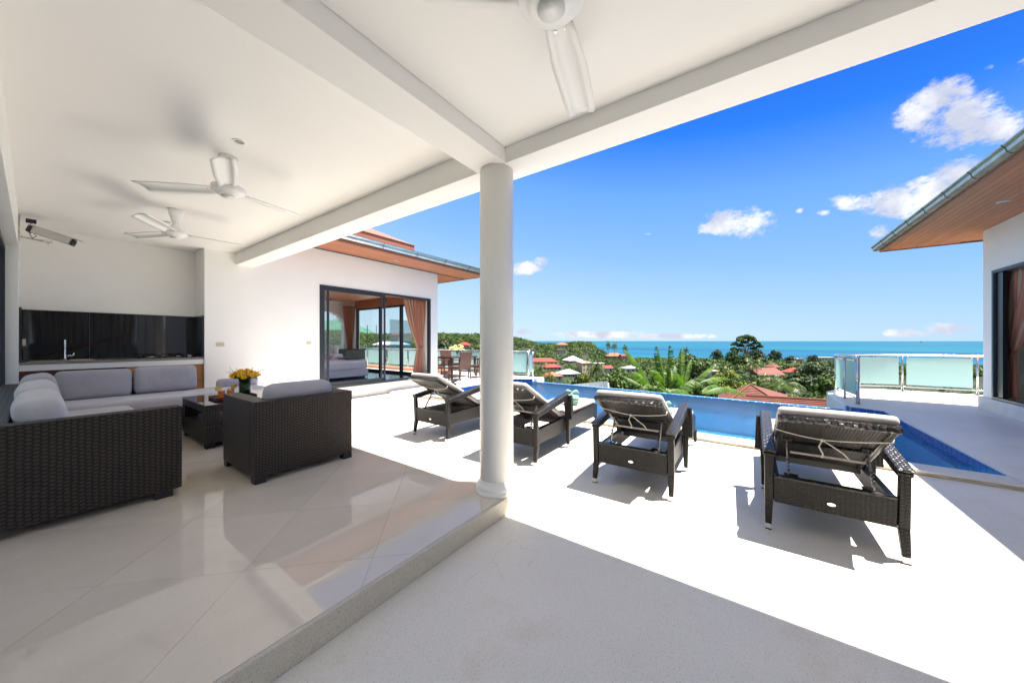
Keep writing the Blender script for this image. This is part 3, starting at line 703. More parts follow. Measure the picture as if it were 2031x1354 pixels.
def sash(x0, x1, y, mat, z0=DZ0 + .042, z1=DZ1 - w - .002, w_=.045, par=bw):
    s_ = MB().box(x0, x1, y, y + .03, z1 - w_, z1).box(x0, x1, y, y + .03, z0, z0 + w_ + .02).box(x0, x0 + w_, y + .001, y + .029, z0 + w_ + .02, z1 - w_).box(x1 - w_, x1, y + .001, y + .029, z0 + w_ + .02, z1 - w_).build('sliding_sash', M['alu'], par, bevel=.002)
    MB().box(x0 + w_, x1 - w_, y + .012, y + .018, z0 + w_ + .02, z1 - w_).build('pane', mat, s_); return s_
sash(DX0 + .07, 5.14, WY + .01, M['glass2'])
sash(3.78, 5.26, WY + .052, M['glass'])
# side walls, back, inner finishes
B(3.552, 3.75, WY + .2, BY2, 0, SZ).build('wall', M['paint'], bw)
B(3.75, BX, BY2, BY2 + .2, 0, .85).build('wall', M['paint'], bw)
# back wall with an arched window
ax0, ax1, az0, az1 = 5.25, 6.55, .85, 2.3
aw = MB(); aw.box(3.75, ax0, BY2, BY2 + .2, .85, 2.78); aw.box(ax1, BX, BY2, BY2 + .2, .85, 2.78)
n = 16
for i in range(n):
    x0_ = ax0 + (ax1-ax0)*i/n; x1_ = ax0 + (ax1-ax0)*(i+1)/n; xm = (x0_ + x1_)/2; tt = (xm - (ax0+ax1)/2) / ((ax1-ax0)/2)
    zt = 1.85 + .55*sqrt(max(0, 1 - tt*tt)); aw.box(x0_, x1_, BY2, BY2 + .2, zt, 2.78)
aw.build('arched_wall', M['paint'], bw)
wd = MB().box(ax0, ax1, BY2 + .14, BY2 + .16, .85, 2.42).build('window', M['glass'], bw)
for x in (ax0 + .02, (ax0+ax1)/2, ax1 - .05): MB().box(x, x + .03, BY2 + .11, BY2 + .138, .851, 2.36).build('mullion', M['alu'], wd)
bl = thing('venetian_blind', 'white slatted blind half closed in the arched bedroom window', 'blind', (5.9, BY2 - .06, .9))
for k in range(44):
    z = .02 + k * .034; MB().hexa([(-.62, -.012, z - .004), (.62, -.012, z - .004), (.62, .012, z + .004), (-.62, .012, z + .004)], [(-.62, -.012, z - .002), (.62, -.012, z - .002), (.62, .012, z + .006), (-.62, .012, z + .006)]).build('slat', M['whitepl'], bl)
# floor and ceiling of the bedroom
B(3.75, BX - .02, WY + .2, BY2, .05, DZ0 - .01).build('bedroom_floor', Mat('slate_blue_floor', (.035, .075, .10), .08, spec=.6), bw)
for k in range(20):
    y = WY + .202 + k * .215
    B(3.75, BX - .001, y, y + .211, 2.78, 2.81).build('ceiling_plank', M['soffit'], bw)
# side glazing X = BX
SG0, SG1 = 8.15, 11.9
B(BX - .2, BX - .001, WY + .2, SG0, DZ0 - .01, SZ).build('wall', M['paint'], bw)
B(BX - .2, BX - .001, SG1, BY2, DZ0 - .01, SZ).build('wall', M['paint'], bw)
B(BX - .2, BX - .002, SG0, SG1, 2.52, 2.779).build('side_lintel', M['soffit'], bw)
B(BX - .2, BX - .002, SG0, SG1, 2.812, SZ).build('wall', M['paint'], bw)
B(BX - .2, BX, WY + .2, BY2, 0, DZ0 - .012).build('plinth', M['plinth'], bw)
sf = MB().box(BX - .13, BX - .05, SG0, SG1, 2.46, 2.519).box(BX - .13, BX - .05, SG0, SG1, DZ0 - .009, DZ0 + .06)
for y in (SG0, 9.25, 9.30, 10.45, SG1 - .05): sf.box(BX - .129, BX - .051, y, y + .05, DZ0 + .06, 2.46)
sf.build('side_door_frame', M['alu'], bw)
B(BX - .095, BX - .089, 9.35, SG1 - .05, DZ0 + .06, 2.46).build('pane', M['glass'], bw)
# eaves
EY, EX = 6.72, 8.12
for k in range(9):
    y0 = EY + .02 + k * .1085
    if y0 + .10 > WY: break
    B(2.60 if y0 < WY else BX, EX - .03, y0, min(y0 + .1055, WY - .001), SZ, SZ + .02).build('soffit_plank', M['soffit'], bw)
for k in range(11):
    x0 = BX + .002 + k * .1005
    B(x0, x0 + .0975, WY, 13.2, SZ, SZ + .02).build('soffit_plank', M['soffit'], bw)
B(2.60, EX, EY - .012, EY + .018, SZ - .012, SZ + .13).build('fascia', M['fascia'], bw)
B(EX - .029, EX, EY + .019, 13.2, SZ - .012, SZ + .13).build('fascia', M['fascia'], bw)
# gutter in segments
def gutter_run(par, p, q, seg, z):
    p, q = Vector(p), Vector(q); L_ = (q-p).length; n = round(L_/seg); d = (q-p)/n; dn = d.normalized(); out = Vector((dn.y, -dn.x, 0))
    prof = [(0, .0), (.0, -.006), (.05, -.012), (.085, .018), (.095, .06), (.118, .085), (.122, .10), (.112, .10), (.088, .066), (.078, .024), (.048, -.002), (.004, .004)]
    for k in range(n):
        a = p + d*k + dn*.002; b = p + d*(k+1) - dn*.002; m_ = len(prof)
        vs = [a + out*x + Vector((0,0,z+zz)) for x, zz in prof] + [b + out*x + Vector((0,0,z+zz)) for x, zz in prof]
        fs = [tuple(range(m_)), tuple(range(m_, 2*m_))[::-1]] + [((i+1) % m_, i, m_+i, m_+(i+1) % m_) for i in range(m_)]
        g = MB().add(vs, fs).build('gutter_segment', M['gutter'], par)
        if k:
            c = p + d*k; pr = [(x + (.004 if i < 7 else 0), zz - (.002 if i < 3 else 0)) for i, (x, zz) in enumerate(prof)]
            vs = [c - dn*.007 + out*x + Vector((0,0,z+zz)) for x, zz in pr] + [c + dn*.007 + out*x + Vector((0,0,z+zz)) for x, zz in pr]
            MB().add(vs, fs).build('gutter_joint', M['joint'], par)
gutter_run(bw, (2.6, EY - .013, 0), (EX + .02, EY - .013, 0), .92, SZ + .055)
rtile = mottled('brown_roof_tile', (.20, .10, .075), .7, 12, .3, .3, 40)
mb = MB()
rbase = [(2.4, EY), (EX, EY), (EX, 13.2), (2.4, 13.2)]
mb.add([(2.6, EY - .02, SZ + .135), (EX, EY - .02, SZ + .135), (EX, 13.2, SZ + .135), (2.6, 13.2, SZ + .135), (2.6, 9.9, SZ + .95), (5.2, 9.9, SZ + .95)], [(0,3,2,1), (0,1,5,4), (1,2,5), (2,3,4,5), (3,0,4)]).build('roof', rtile, bw)
# upper roof tier with its own eave
ux, uy, uz = 6.75, 8.42, 4.27
up = MB().add([(ux-4, uy, uz), (ux, uy, uz), (ux, uy+4, uz), (ux-4, uy+4, uz), (ux-4, uy+2, uz+1.0), (ux-2, uy+2, uz+1.0)], [(0,3,2,1), (0,1,5,4), (1,2,5), (2,3,4,5), (3,0,4)]).build('upper_roof', rtile, bw)
for k in range(9):
    t0, t1 = k/9, (k+1)/9
    x0a, x0b = ux + .02 - 2*t0, ux + .02 - 2*t1; ya, yb = uy - .02 + 2*t0, uy - .02 + 2*t1; za, zb = uz + 1.0*t0 + .03, uz + 1.0*t1 + .012
    MB().hexa([(ux-4, ya, za-.03), (x0a, ya, za-.03), (x0b, yb, zb-.03), (ux-4, yb, zb-.03)], [(ux-4, ya, za), (x0a, ya, za), (x0b, yb, zb), (ux-4, yb, zb)]).build('shingle_course', rtile, up)
B(ux-4, ux-.02, uy+.02, uy+.05, uz-.34, uz-.001).build('upper_fascia', M['fascia'], bw)
B(ux-.05, ux-.02, uy+.052, uy+4, uz-.34, uz-.001).build('upper_fascia', M['fascia'], bw)
B(ux-4, ux-.4, uy+.4, uy+3.8, 3.4, uz-.1).build('upper_wall', M['fascia'], bw)
downlight('steel downlight in the orange soffit above the bedroom door', (5.22, 7.25, SZ), True, .075)

def curtain(name, label, x0, x1, y, z0, z1, tie_z, tie_x, tie_w, side=1, folds=8, amp=.05, seed=0, thick=.15):
    t = thing(name, label, 'curtain', ((x0+x1)/2, y, z0)); cx0 = (x0+x1)/2
    nu, nv = folds*8, 26; vs = []; uvs = []
    rr = random.Random(seed); ph = [rr.uniform(-.5, .5) for _ in range(folds+1)]
    for j in range(nv+1):
        v = j/nv; z = z0 + (z1-z0)*v; tt = (tie_z - z0)/(z1-z0)
        if v > tt: s_ = ((v-tt)/(1-tt)); k = s_**.75
        else: k = .30*(((tt-v)/tt)**.7)
        if v > tt: xl = tie_x - tie_w/2 + (x0-cx0 - (tie_x - tie_w/2))*k; xr = tie_x + tie_w/2 + (x1-cx0 - (tie_x+tie_w/2))*k
        else: xl = tie_x - tie_w/2 - (tie_w*1.0 if side > 0 else tie_w*.25)*k/.30; xr = tie_x + tie_w/2 + (tie_w*.25 if side > 0 else tie_w*1.0)*k/.30
        am = amp*(.35 + .65*min(1, (xr-xl)/(x1-x0)*1.2))
        for i in range(nu+1):
            u = i/nu; x = xl + (xr-xl)*u
            yy = am*sin(2*pi*folds*u + ph[int(u*folds)]*1.5 + .8*sin(3*v + seed)) + .012*sin(17*u + 9*v)
            vs.append((x, yy, z)); uvs.append((u, v))
    fs = [(j*(nu+1)+i, j*(nu+1)+i+1, (j+1)*(nu+1)+i+1, (j+1)*(nu+1)+i) for j in range(nv) for i in range(nu)]
    ms = MB().add([(x, yy, z - z0) for x, yy, z in vs], fs).build('drape', M['curtain'], t, smooth=True, uvs=uvs, solid=.004)
    # tie-back band and hook
    mb = MB(); n_ = 20; a_, b_ = tie_w/2 + .018, amp*.6 + .02
    ring = [(tie_x + a_*cos(2*pi*i/n_), b_*sin(2*pi*i/n_)) for i in range(n_)]
    vs = []; 
    for i, (x, y_) in enumerate(ring):
        zz = tie_z - z0 + side*(x - tie_x)*.35
        for (f_, dz) in ((1, -.035), (1, .035), (.9, .035), (.9, -.035)): vs.append((tie_x + (x-tie_x)*f_, y_*f_, zz + dz))
    fs = [(i*4+k, ((i+1) % n_)*4+k, ((i+1) % n_)*4+(k+1) % 4, i*4+(k+1) % 4) for i in range(n_) for k in range(4)]
    mb.add(vs, fs).build('tieback', M['tieback'], t, smooth=False)
    MB().tube([(tie_x + side*(a_-.01), 0, tie_z - z0 + .03), (tie_x + side*(a_+.06), .03, tie_z - z0 + .06)], .014, 6).build('tassel_hook', M['tieback'], t)
    return t
curtain('curtain', 'copper and beige striped curtain tied back inside the bedroom door', 5.98, 6.76, 7.99, .30, 2.56, 1.13, .20, .16, 1, 8, .05, 1)
curtain('curtain', 'dark brown curtain gathered by the bedroom window behind the bed', 6.30, 6.75, 11.8, .30, 2.6, 1.0, .05, .14, 1, 6, .04, 2)
# bed with towel swans
bd = thing('bed', 'white double bed with brown runner inside the bedroom', 'bed', (4.7, 10.15, DZ0 - .01))
MB().cushion((0, 0, .36), (2.0, 1.9, .34), .1, .05).build('mattress', M['sheet'], bd, smooth=True)
MB().box(-.96, .985, -.93, .93, .04, .25).build('bed_valance', M['sheet'], bd, bevel=.02)
MB().box(-1.02, -.98, -1.0, 1.0, 0, 1.25).build('headboard', M['dark_wood'], bd)
MB().cushion((.55, 0, .555), (.5, 1.92, .03), .015, .0).build('bed_runner', M['runner'], bd, smooth=True)
tw = thing('towel_swan', 'pair of white towel swans folded into a heart on the bed', 'towel swans', (5.05, 10.0, .86))
for s_ in (-1, 1):
    pts = [(0, s_*.16, .05), (0, s_*.2, .14), (0, s_*.22, .24), (0, s_*.17, .33), (0, s_*.09, .36), (0, s_*.03, .30), (0, s_*.01, .25)]
    b_ = MB().cushion((0, s_*.2, .04), (.3, .24, .12), .05, .3).build('body', M['sheet'], tw, smooth=True)
    MB().tube(pts, [.06, .05, .045, .04, .035, .03, .015], 10).build('neck', M['sheet'], b_, smooth=True)
cbx = thing('bedside_cabinet', 'grey green bedside cabinet beside the bed', 'cabinet', (6.35, 11.3, .29))
MB().box(-.35, .35, -.25, .25, 0, .75).build('cabinet_body', mottled('sage_paint', (.16, .19, .16), .5), cbx, bevel=.005)
MB().box(-.37, .37, -.27, .27, .751, .78).build('cabinet_top', M['dark_wood'], cbx, bevel=.004)

# ================================================================= RIGHT WING
rwg = athing('guest_wing', 'white wing on the right with a plank soffit and steel gutter', 'building', (10.4, -3.6, 0))
GY = -3.6; GX = 10.42; GS = 3.43; GD1 = 2.63
B(10.12, GX, GY - .10, GY, .05, GS).build('wall', M['paint'], rwg)
B(2.6, 10.12, GY - .25, GY - .0005, GD1, GS).build('wall', M['paint'], rwg)
B(2.6, 7.2, GY - .25, GY - .001, .05, GD1).build('wall', M['paint'], rwg)
B(GX - .02, GX - .001, -8.5, GY - .1005, .05, GS).build('wall', M['paint'], rwg)
B(2.6, GX + .04, GY - .24, GY + .05, .0555, .29).build('plinth', M['plinth'], rwg, bevel=.006)
g = MB().box(7.2, 10.12, GY - .09, GY + .012, GD1 - .055, GD1 - .001).box(7.2, 10.12, GY - .09, GY + .012, .291, .335).box(10.065, 10.12, GY - .089, GY + .011, .335, GD1 - .055).box(7.2, 7.255, GY - .129, GY + .011, .335, GD1 - .055)
g.build('door_frame', M['alu2'], rwg, bevel=.003)
st = MB().box(9.86, 10.064, GY - .075, GY - .02, .336, GD1 - .056).build('stacked_sashes', Mat('black_aluminium', (.008, .008, .012), .3), rwg, bevel=.002)
for z in (.6, 1.35, 2.3):
    for x in (9.92, 9.99): MB().tube([(x, GY - .021, z), (x, GY - .016, z)], .006, 8).build('screw', M['steel'], st)
rwg_in = mottled('beige_room_paint', (.62, .58, .48), .7)
B(7.0, 10.39, -7.5, -7.4, .29, 3.2).build('room_back_wall', rwg_in, rwg)
B(10.37, 10.395, -7.4, GY - .105, .29, 3.2).build('room_side_wall', rwg_in, rwg)
B(7.0, 10.39, -7.5, GY - .105, .2, .289).build('room_floor', M['deck'], rwg)
B(7.0, 10.39, -7.5, GY - .251, 2.9, 3.0).build('room_ceiling', M['ceil'], rwg)
B(6.9, 6.999, -7.5, GY - .25, .29, 3.2).build('room_side_wall', rwg_in, rwg)
curtain('curtain', 'brown and copper striped curtain tied back in the right wing doorway', 9.0, 10.2, -3.80, .33, 2.6, 1.13, .50, .26, -1, 9, .05, 5)
REY, REX = -2.45, 11.38
ny = 12; wv = (REY - .02 - GY) / ny
for k in range(ny):
    y0 = GY + .001 + k*wv; B(2.65, REX - .03, y0, y0 + wv - .005, GS, GS + .02).build('soffit_plank', M['soffit'], rwg)
for k in range(7):
    x0 = GX + .002 + k*.122
    B(x0, min(x0 + .117, REX - .03), -8.5, GY - .002, GS, GS + .02).build('soffit_plank', M['soffit'], rwg)
B(2.65, REX, REY - .018, REY + .012, GS - .02, GS + .11).build('fascia', M['fascia'], rwg, bevel=.004)
B(REX - .029, REX, -8.5, REY - .019, GS - .02, GS + .11).build('fascia', M['fascia'], rwg)
gutter_run(rwg, (REX + .10, REY + .014, 0), (2.65, REY + .014, 0), .72, GS + .035)
mb = MB().add([(2.65, REY, GS + .115), (REX, REY, GS + .115), (REX, -8.5, GS + .115), (2.65, -8.5, GS + .115), (2.65, -5.4, GS + 1.2), (8.5, -5.4, GS + 1.2)], [(0,1,2,3), (1,0,4,5), (2,1,5), (3,2,5,4), (0,3,4)]).build('roof', rtile, rwg)
downlight('steel downlight in the plank soffit of the right wing', (8.38, -3.08, GS), True, .075)
# glazed curtained end of the patio (seen in reflections only)
B(-.12, 2.59, GY - .2, GY - .001, 2.5, RZ2).build('end_wall', M['paint'], vil)
B(2.395, 2.59, GY - .2, GY - .0015, 0, 2.5).build('end_wall', M['paint'], vil)
curtain('curtain', 'grey curtain closed across the near end of the patio', -.1, 2.38, GY - .25, .02, 2.5, 1.2, 0, 2.3, 1, 16, .06, 9)
M['sheer'] = fabric('pale_grey_drape', (.50, .48, .46))
bpy.data.objects['drape.003' if 'drape.003' in bpy.data.objects else 'drape'].data.materials[0] = M['sheer'].m

# ================================================================= RAILINGS
def railing(label, pts, z0, hgt=.93, name='glass_railing'):
    """pts: list of (x,y,flag): flag 1 = post here"""
    t = athing(name, label, 'railing', (pts[0][0], pts[0][1], z0))
    MB().tube([(x, y, z0 + hgt) for x, y, f in pts], .026, 10).build('top_rail', M['steel'], t, smooth=True)
    MB().tube([(x, y, z0 + .12) for x, y, f in pts], .014, 8).build('bottom_rail', M['steel'], t, smooth=True)
    run = []
    for i, (x, y, f) in enumerate(pts):
        run.append(Vector((x, y, 0)))
        if f:
            r = .03 if f == 2 else .02
            ps = MB().lathe([(r, 0), (r, hgt)], 14, (x, y, z0)).build('post', M['steel'], t, smooth=False); ps.data.shade_smooth()
            MB().lathe([(r*2, .001), (r*2, .01), (r*1.2, .014)], 16, (x, y, z0)).build('base_plate', M['steel'], t)
            if len(run) > 1 and f != 3:
                # frosted pane following the run, with an end gap
                L_ = [0]
                for a, b in zip(run, run[1:]): L_.append(L_[-1] + (b-a).length)
                def pt(s):
                    s = max(0, min(L_[-1], s))
                    for k in range(len(L_)-1):
                        if s <= L_[k+1] + 1e-9: return run[k] + (run[k+1]-run[k]) * ((s-L_[k])/max(1e-6, L_[k+1]-L_[k]))
                    return run[-1]
                gap = .07 if L_[-1] > .5 else .03; n_ = max(1, len(run)*2 if len(run) > 2 else 1)
                ss = [gap + (L_[-1]-2*gap)*k/n_ for k in range(n_+1)]
                P = [pt(s) for s in ss]; mb = MB(); vs = []
                for k, p in enumerate(P):
                    d = (P[min(k+1, n_)] - P[max(k-1, 0)]).normalized(); nn = Vector((-d.y, d.x, 0))*.004
                    for q in (p - nn, p + nn):
                        vs.append((q.x, q.y, z0 + .17)); vs.append((q.x, q.y, z0 + hgt - .06))
                fs = [(0,1,3,2), (n_*4, n_*4+2, n_*4+3, n_*4+1)]
                for k in range(n_):
                    a = k*4; fs += [(a, a+4, a+5, a+1), (a+2, a+3, a+7, a+6), (a+1, a+5, a+7, a+3), (a, a+2, a+6, a+4)]
                mb.add(vs, fs).build('glass_panel', M['frost'], t, smooth=False)
                for s in (gap + .02, L_[-1]-gap-.02):
                    p = pt(s); MB().box(p.x-.012, p.x+.012, p.y-.012, p.y+.012, z0 + hgt - .075, z0 + hgt - .02).build('clamp', M['steel'], t)
            run = [Vector((x, y, 0))]
    return t
arc = [(9.72, -1.78, 2), (10.53, -1.72, 1), (11.42, -1.70, 1)]
for k in range(1, 7): th = radians(90 - 13*k); arc.append((11.42 + 1.48*cos(th), -3.18 + 1.48*sin(th), 1 if k in (4,) else 0))
arc += [(12.92, -3.18, 1), (12.92, -4.38, 1), (12.92, -4.52, 3), (12.92, -6.0, 1), (12.92, -7.4, 1)]
railing('curved frosted glass railing around the sunlit deck on the right', arc, DZ)
railing('straight frosted glass railing behind the dining table and bedroom', [(10.22, 6.33, 1), (10.06, 6.42, 1), (10.04, 8.0, 1), (10.03, 8.15, 3), (10.02, 9.7, 1), (10.0, 11.3, 1), (10.0, 11.45, 3), (10.0, 13.0, 1), (10.0, 14.6, 1), (10.0, 14.75, 3), (10.0, 16.3, 1), (10.0, 17.8, 1)], DZ)
B(9.3, 9.7, 9.8, 16.5, DZ, DZ + .12).build('bench_step', M['soffit'], None, bevel=.006)
tag(bpy.data.objects['bench_step'], 'low orange wooden step along the far deck railing', 'step')
# ================================================================= LOUNGE FURNITURE
# ---- corner sofa
sofa = athing('corner_sofa', 'L shaped dark wicker corner sofa with pale grey cushions', 'sofa', (.3, 5.4, FZ))
SB = FZ + .055; ST = .83
B(-.22, .68, 3.71, 3.83, SB, ST).build('end_panel', M['wicker'], sofa, bevel=.008)
B(-.23, -.10, 3.832, 7.3, SB, ST - .002).build('back_panel', M['wicker'], sofa, bevel=.008)
B(-.098, .665, 3.832, 6.34, SB, .42).build('seat_base', M['wicker'], sofa)
B(-.098, 2.42, 6.36, 7.10, SB, .44).build('seat_base', M['wicker'], sofa)
B(-.098, 1.44, 7.105, 7.22, SB, ST - .003).build('back_panel', M['wicker'], sofa, bevel=.008)
for x, y in ((.58, 3.75), (-.18, 3.75), (.62, 6.2), (2.3, 6.42), (2.3, 7.0)):
    B(x - .05, x + .05, y - .03 if y < 4 else y - .05, y + .05, FZ + .0005, SB - .001).build('foot', M['footblk'], sofa)
MB().cushion((.30, 5.07, .495), (.78, 2.46, .14), .045, .06).build('seat_cushion', M['seat_fab'], sofa, smooth=True)
MB().cushion((1.16, 6.72, .525), (2.50, .74, .16), .05, .05).build('seat_cushion', M['seat_fab'], sofa, smooth=True)
for x0, x1, dz in ((.135, .775, 0), (.79, 1.44, .012)):
    rot = Matrix.Rotation(radians(-9), 3, 'X')
    MB().cushion(((x0+x1)/2, 7.0, .785 + dz), (x1-x0, .17, .37), .05, .22, axis=1, mat3=rot).build('back_cushion', M['cushion'], sofa, smooth=True)
for yc, L_, z_, x_ in ((4.42, .92, .755, .035), (5.36, .90, .77, .03), (6.28, .84, .785, .04)):
    rot = Matrix.Rotation(radians(-10), 3, 'Y')
    MB().cushion((x_, yc, z_), (.19, L_, .40), .055, .26, axis=0, mat3=rot).build('back_cushion', M['cushion'] if yc > 6 else M['seat_fab'], sofa, smooth=True)
MB().cushion((2.05, 6.98, .66), (.74, .16, .15), .045, .1, axis=1).build('back_cushion', M['cushion'], sofa, smooth=True)
# ---- armchair
ac = athing('wicker_armchair', 'dark wicker armchair with its back to the camera and a grey cushion', 'armchair', (1.49, 3.85, FZ))
B(1.07, 1.925, 3.42, 3.53, SB, ST).build('back_panel', M['wicker_s'], ac, bevel=.006)
B(1.07, 1.20, 3.532, 4.24, SB, ST - .001).build('arm_panel', M['wicker_s'], ac, bevel=.006)
B(1.795, 1.925, 3.532, 4.24, SB, ST - .001).build('arm_panel', M['wicker_s'], ac, bevel=.006)
B(1.202, 1.793, 3.532, 4.22, SB, .42).build('seat_base', M['wicker_s'], ac)
for x in (1.115, 1.88):
    for y in (3.465, 4.19): B(x - .042, x + .042, y - .042, y + .042, FZ + .0005, SB - .001).build('foot', M['footblk'], ac)
MB().cushion((1.497, 3.88, .49), (.585, .66, .14), .045, .08).build('seat_cushion', M['seat_fab'], ac, smooth=True)
MB().cushion((1.50, 3.635, .765), (.60, .19, .38), .075, .24, axis=1, mat3=Matrix.Rotation(radians(8), 3, 'X')).build('back_cushion', M['cushion'], ac, smooth=True)
# ---- coffee table
ct = athing('coffee_table', 'dark wicker coffee table with a lower shelf and a black glass top', 'coffee table', (1.5, 5.5, FZ))
cx0, cx1, cy0, cy1 = 1.10, 1.86, 4.98, 6.00; TZ = .625
for x in (cx0, cx1 - .13):
    for y in (cy0, cy1 - .13): B(x, x + .13, y, y + .13, .382, TZ - .09).build('corner_post', M['wicker_s'], ct, bevel=.004)
B(cx0, cx1, cy0, cy1, .19, .38).build('lower_box', M['wicker_s'], ct, bevel=.005)
B(cx0 + .002, cx1 - .002, cy0 + .002, cy1 - .002, TZ - .089, TZ - .013).build('upper_band', M['wicker_s'], ct, bevel=.004)
B(cx0 + .45, cx0 + .47, cy0 + .14, cy1 - .14, .3805, TZ - .09).build('divider', M['wicker_s'], ct)
B(cx0 - .005, cx1 + .005, cy0 - .005, cy1 + .005, TZ - .012, TZ).build('glass_top', M['tabletop'], ct, bevel=.003)
for x in (cx0 + .05, cx1 - .05):
    for y in (cy0 + .05, cy1 - .05): B(x - .04, x + .04, y - .04, y + .04, FZ + .0005, .189).build('foot', M['footblk'], ct)
# tray, drinks, vase
tr = thing('serving_tray', 'dark wooden tray holding orange drinks on the glass table', 'tray', (1.47, 5.42, TZ + .001))
mb = MB().box(-.21, .21, -.15, .15, 0, .012)
for a in ((-.21, .21, -.15, -.135), (-.21, .21, .135, .15), (-.21, -.195, -.134, .134), (.195, .21, -.134, .134)): mb.box(*a, .0125, .032)
mb.build('tray_body', M['dark_wood'], tr, bevel=.003)
juice = mottled('orange_juice', (1.0, .20, .005), .25, 20, .08); juice.b.inputs['Subsurface Weight'].default_value = .15
lem = mottled('citrus_slice', (.62, .45, .12), .5, 60, .3)
lemp = Mat('citrus_peel', (.60, .36, .03), .4)
def drink(label, x, y, sl_ang, straw):
    t = thing('juice_glass', label, 'glass of juice', (x, y, TZ + .0145), 0, 'glasses of orange juice on the tray')
    MB().lathe([(.030, 0), (.034, .004), (.036, .115), (.0345, .115), (.0322, .008)], 24, cap=False).build('glass', M['glassware'], t, smooth=True)
    MB().lathe([(.001, .009), (.0315, .0095), (.0335, .095), (.001, .0955)], 24).build('juice', juice, t, smooth=False)
    c_, s_ = cos(sl_ang), sin(sl_ang)
    ctr = Vector((c_*.036, s_*.036, .125)); n_ = Vector((-s_*.8, c_*.8, .35)).normalized()
    MB().tube([ctr - n_*.003, ctr + n_*.003], .027, 20).build('slice', lem, t)
    sl = t.children if False else None
    rm = MB(); u1 = n_.orthogonal().normalized(); v1 = n_.cross(u1)
    rm.tube([ctr + (u1*cos(2*pi*i/20) + v1*sin(2*pi*i/20))*.0275 for i in range(21)], .0028, 6).build('peel', lemp, t, smooth=True)
    if straw: MB().tube([(-.01, 0, .03), (.012, .01, .19)], .003, 6).build('straw', lem, t)
drink('glass of orange juice on the left of the tray with a citrus slice and straw', 1.33, 5.33, radians(150), True)
drink('glass of orange juice in the middle of the tray', 1.42, 5.345, radians(20), False)
drink('glass of orange juice on the right of the tray partly hidden by the armchair', 1.46, 5.47, radians(0), False)
vs_ = thing('flower_vase', 'clear glass vase of yellow chrysanthemums with dark green leaves', 'vase of flowers', (1.60, 5.45, TZ + .001))
MB().lathe([(.066, 0), (.068, .004), (.068, .225), (.064, .225), (.063, .012), (.02, .01)], 32, cap=False).build('vase', M['glassware'], vs_, smooth=True)
gleaf = mottled('vase_leaf_green', (.012, .055, .012), .35, 40, .5)
mb = MB()
for k in range(46):
    a = R.uniform(0, 2*pi); r = .058 * sqrt(R.random()); a2 = a + R.uniform(-.9, .9)
    mb.tube([(r*cos(a), r*sin(a), .015), (r*cos(a2), r*sin(a2), .13), (r*1.0*cos(a2), r*1.0*sin(a2), .24)], .0045, 5)
mb.build('stems', gleaf, vs_, smooth=True)
mb = MB()
for k in range(8):
    a0_ = k*2*pi/8
    mb.add([(.060*cos(a0_ + j*.11), .060*sin(a0_ + j*.11), z) for z in (.015, .12, .2) for j in range(8)], [(i*8+j, i*8+j+1, (i+1)*8+j+1, (i+1)*8+j) for i in range(2) for j in range(7)])
mb.build('rolled_leaf', gleaf, vs_, smooth=True, solid=.002)
yel = [mottled('chrysanthemum_yellow', (.95, .62, .01), .6, 30, .2), mottled('chrysanthemum_gold', (.90, .45, .008), .6, 30, .2)]
def bloom(c, r, up, mat):
    up = Vector(up).normalized(); u1 = up.orthogonal().normalized(); v1 = up.cross(u1); mb = MB(); c = Vector(c)
    for ring, (n_, el, rr) in enumerate(((13, .15, 1), (11, .55, .85), (8, .95, .62), (5, 1.25, .4))):
        for k in range(n_):
            a = 2*pi*k/n_ + ring*.4 + R.uniform(-.1, .1); d = (u1*cos(a) + v1*sin(a))*cos(el) + up*sin(el)
            side = (u1*-sin(a) + v1*cos(a)); L_ = r*rr*R.uniform(.85, 1.1); w_ = r*.16; base = c + up*r*.05*ring
            mb.add([base, base + d*L_*.6 + side*w_, base + d*L_ + up*r*.12, base + d*L_*.6 - side*w_], [(0,1,2,3)])
    return mb.build('bloom', mat, vs_)
for k in range(30):
    a = k*2.4; r = .158*sqrt((k+.5)/30); z = .355 - .42*(r/.165)**2*.22 - .02
    p = (r*cos(a), r*sin(a), z); bloom(p, R.uniform(.034, .046), (cos(a)*r*5.5, sin(a)*r*5.5, .8), yel[1 if R.random() < .25 else 0])
mb = MB()
for k in range(70):
    a = R.uniform(0, 2*pi); r0 = R.uniform(.02, .06); r1 = R.uniform(.12, .185); z1 = R.uniform(.205, .28)
    p = Vector((r0*cos(a), r0*sin(a), .23)); q = Vector((r1*cos(a+.1), r1*sin(a+.1), z1)); s_ = Vector((-sin(a), cos(a), R.uniform(-.4, .4)))*.014
    m_ = (p+q)/2 + Vector((0,0,.015)); mb.add([p, m_+s_, q, m_-s_], [(0,1,2,3)])
mb.build('foliage', gleaf, vs_)
mb = MB()
for k in range(26):
    a = R.uniform(0, 2*pi); r1 = R.uniform(.13, .22); z1 = .24 + R.uniform(0, .15)*(1 if r1 < .2 else .7)
    p = Vector((.09*cos(a), .09*sin(a), .25)); q = Vector((r1*cos(a), r1*sin(a), z1)); mb.tube([p, (p+q)/2 + Vector((0,0,.01)), q], .0012, 4)
    for j in range(5):
        c = p.lerp(q, .5 + .12*j) + Vector((R.uniform(-.008, .008), R.uniform(-.008, .008), R.uniform(-.006, .01)))
        mb.lathe([(.0005, -.003), (.004, 0), (.0005, .004)], 6, tuple(c), cap=False)
mb.build('berry_sprigs', Mat('dark_berry', (.03, .012, .012), .4), vs_)

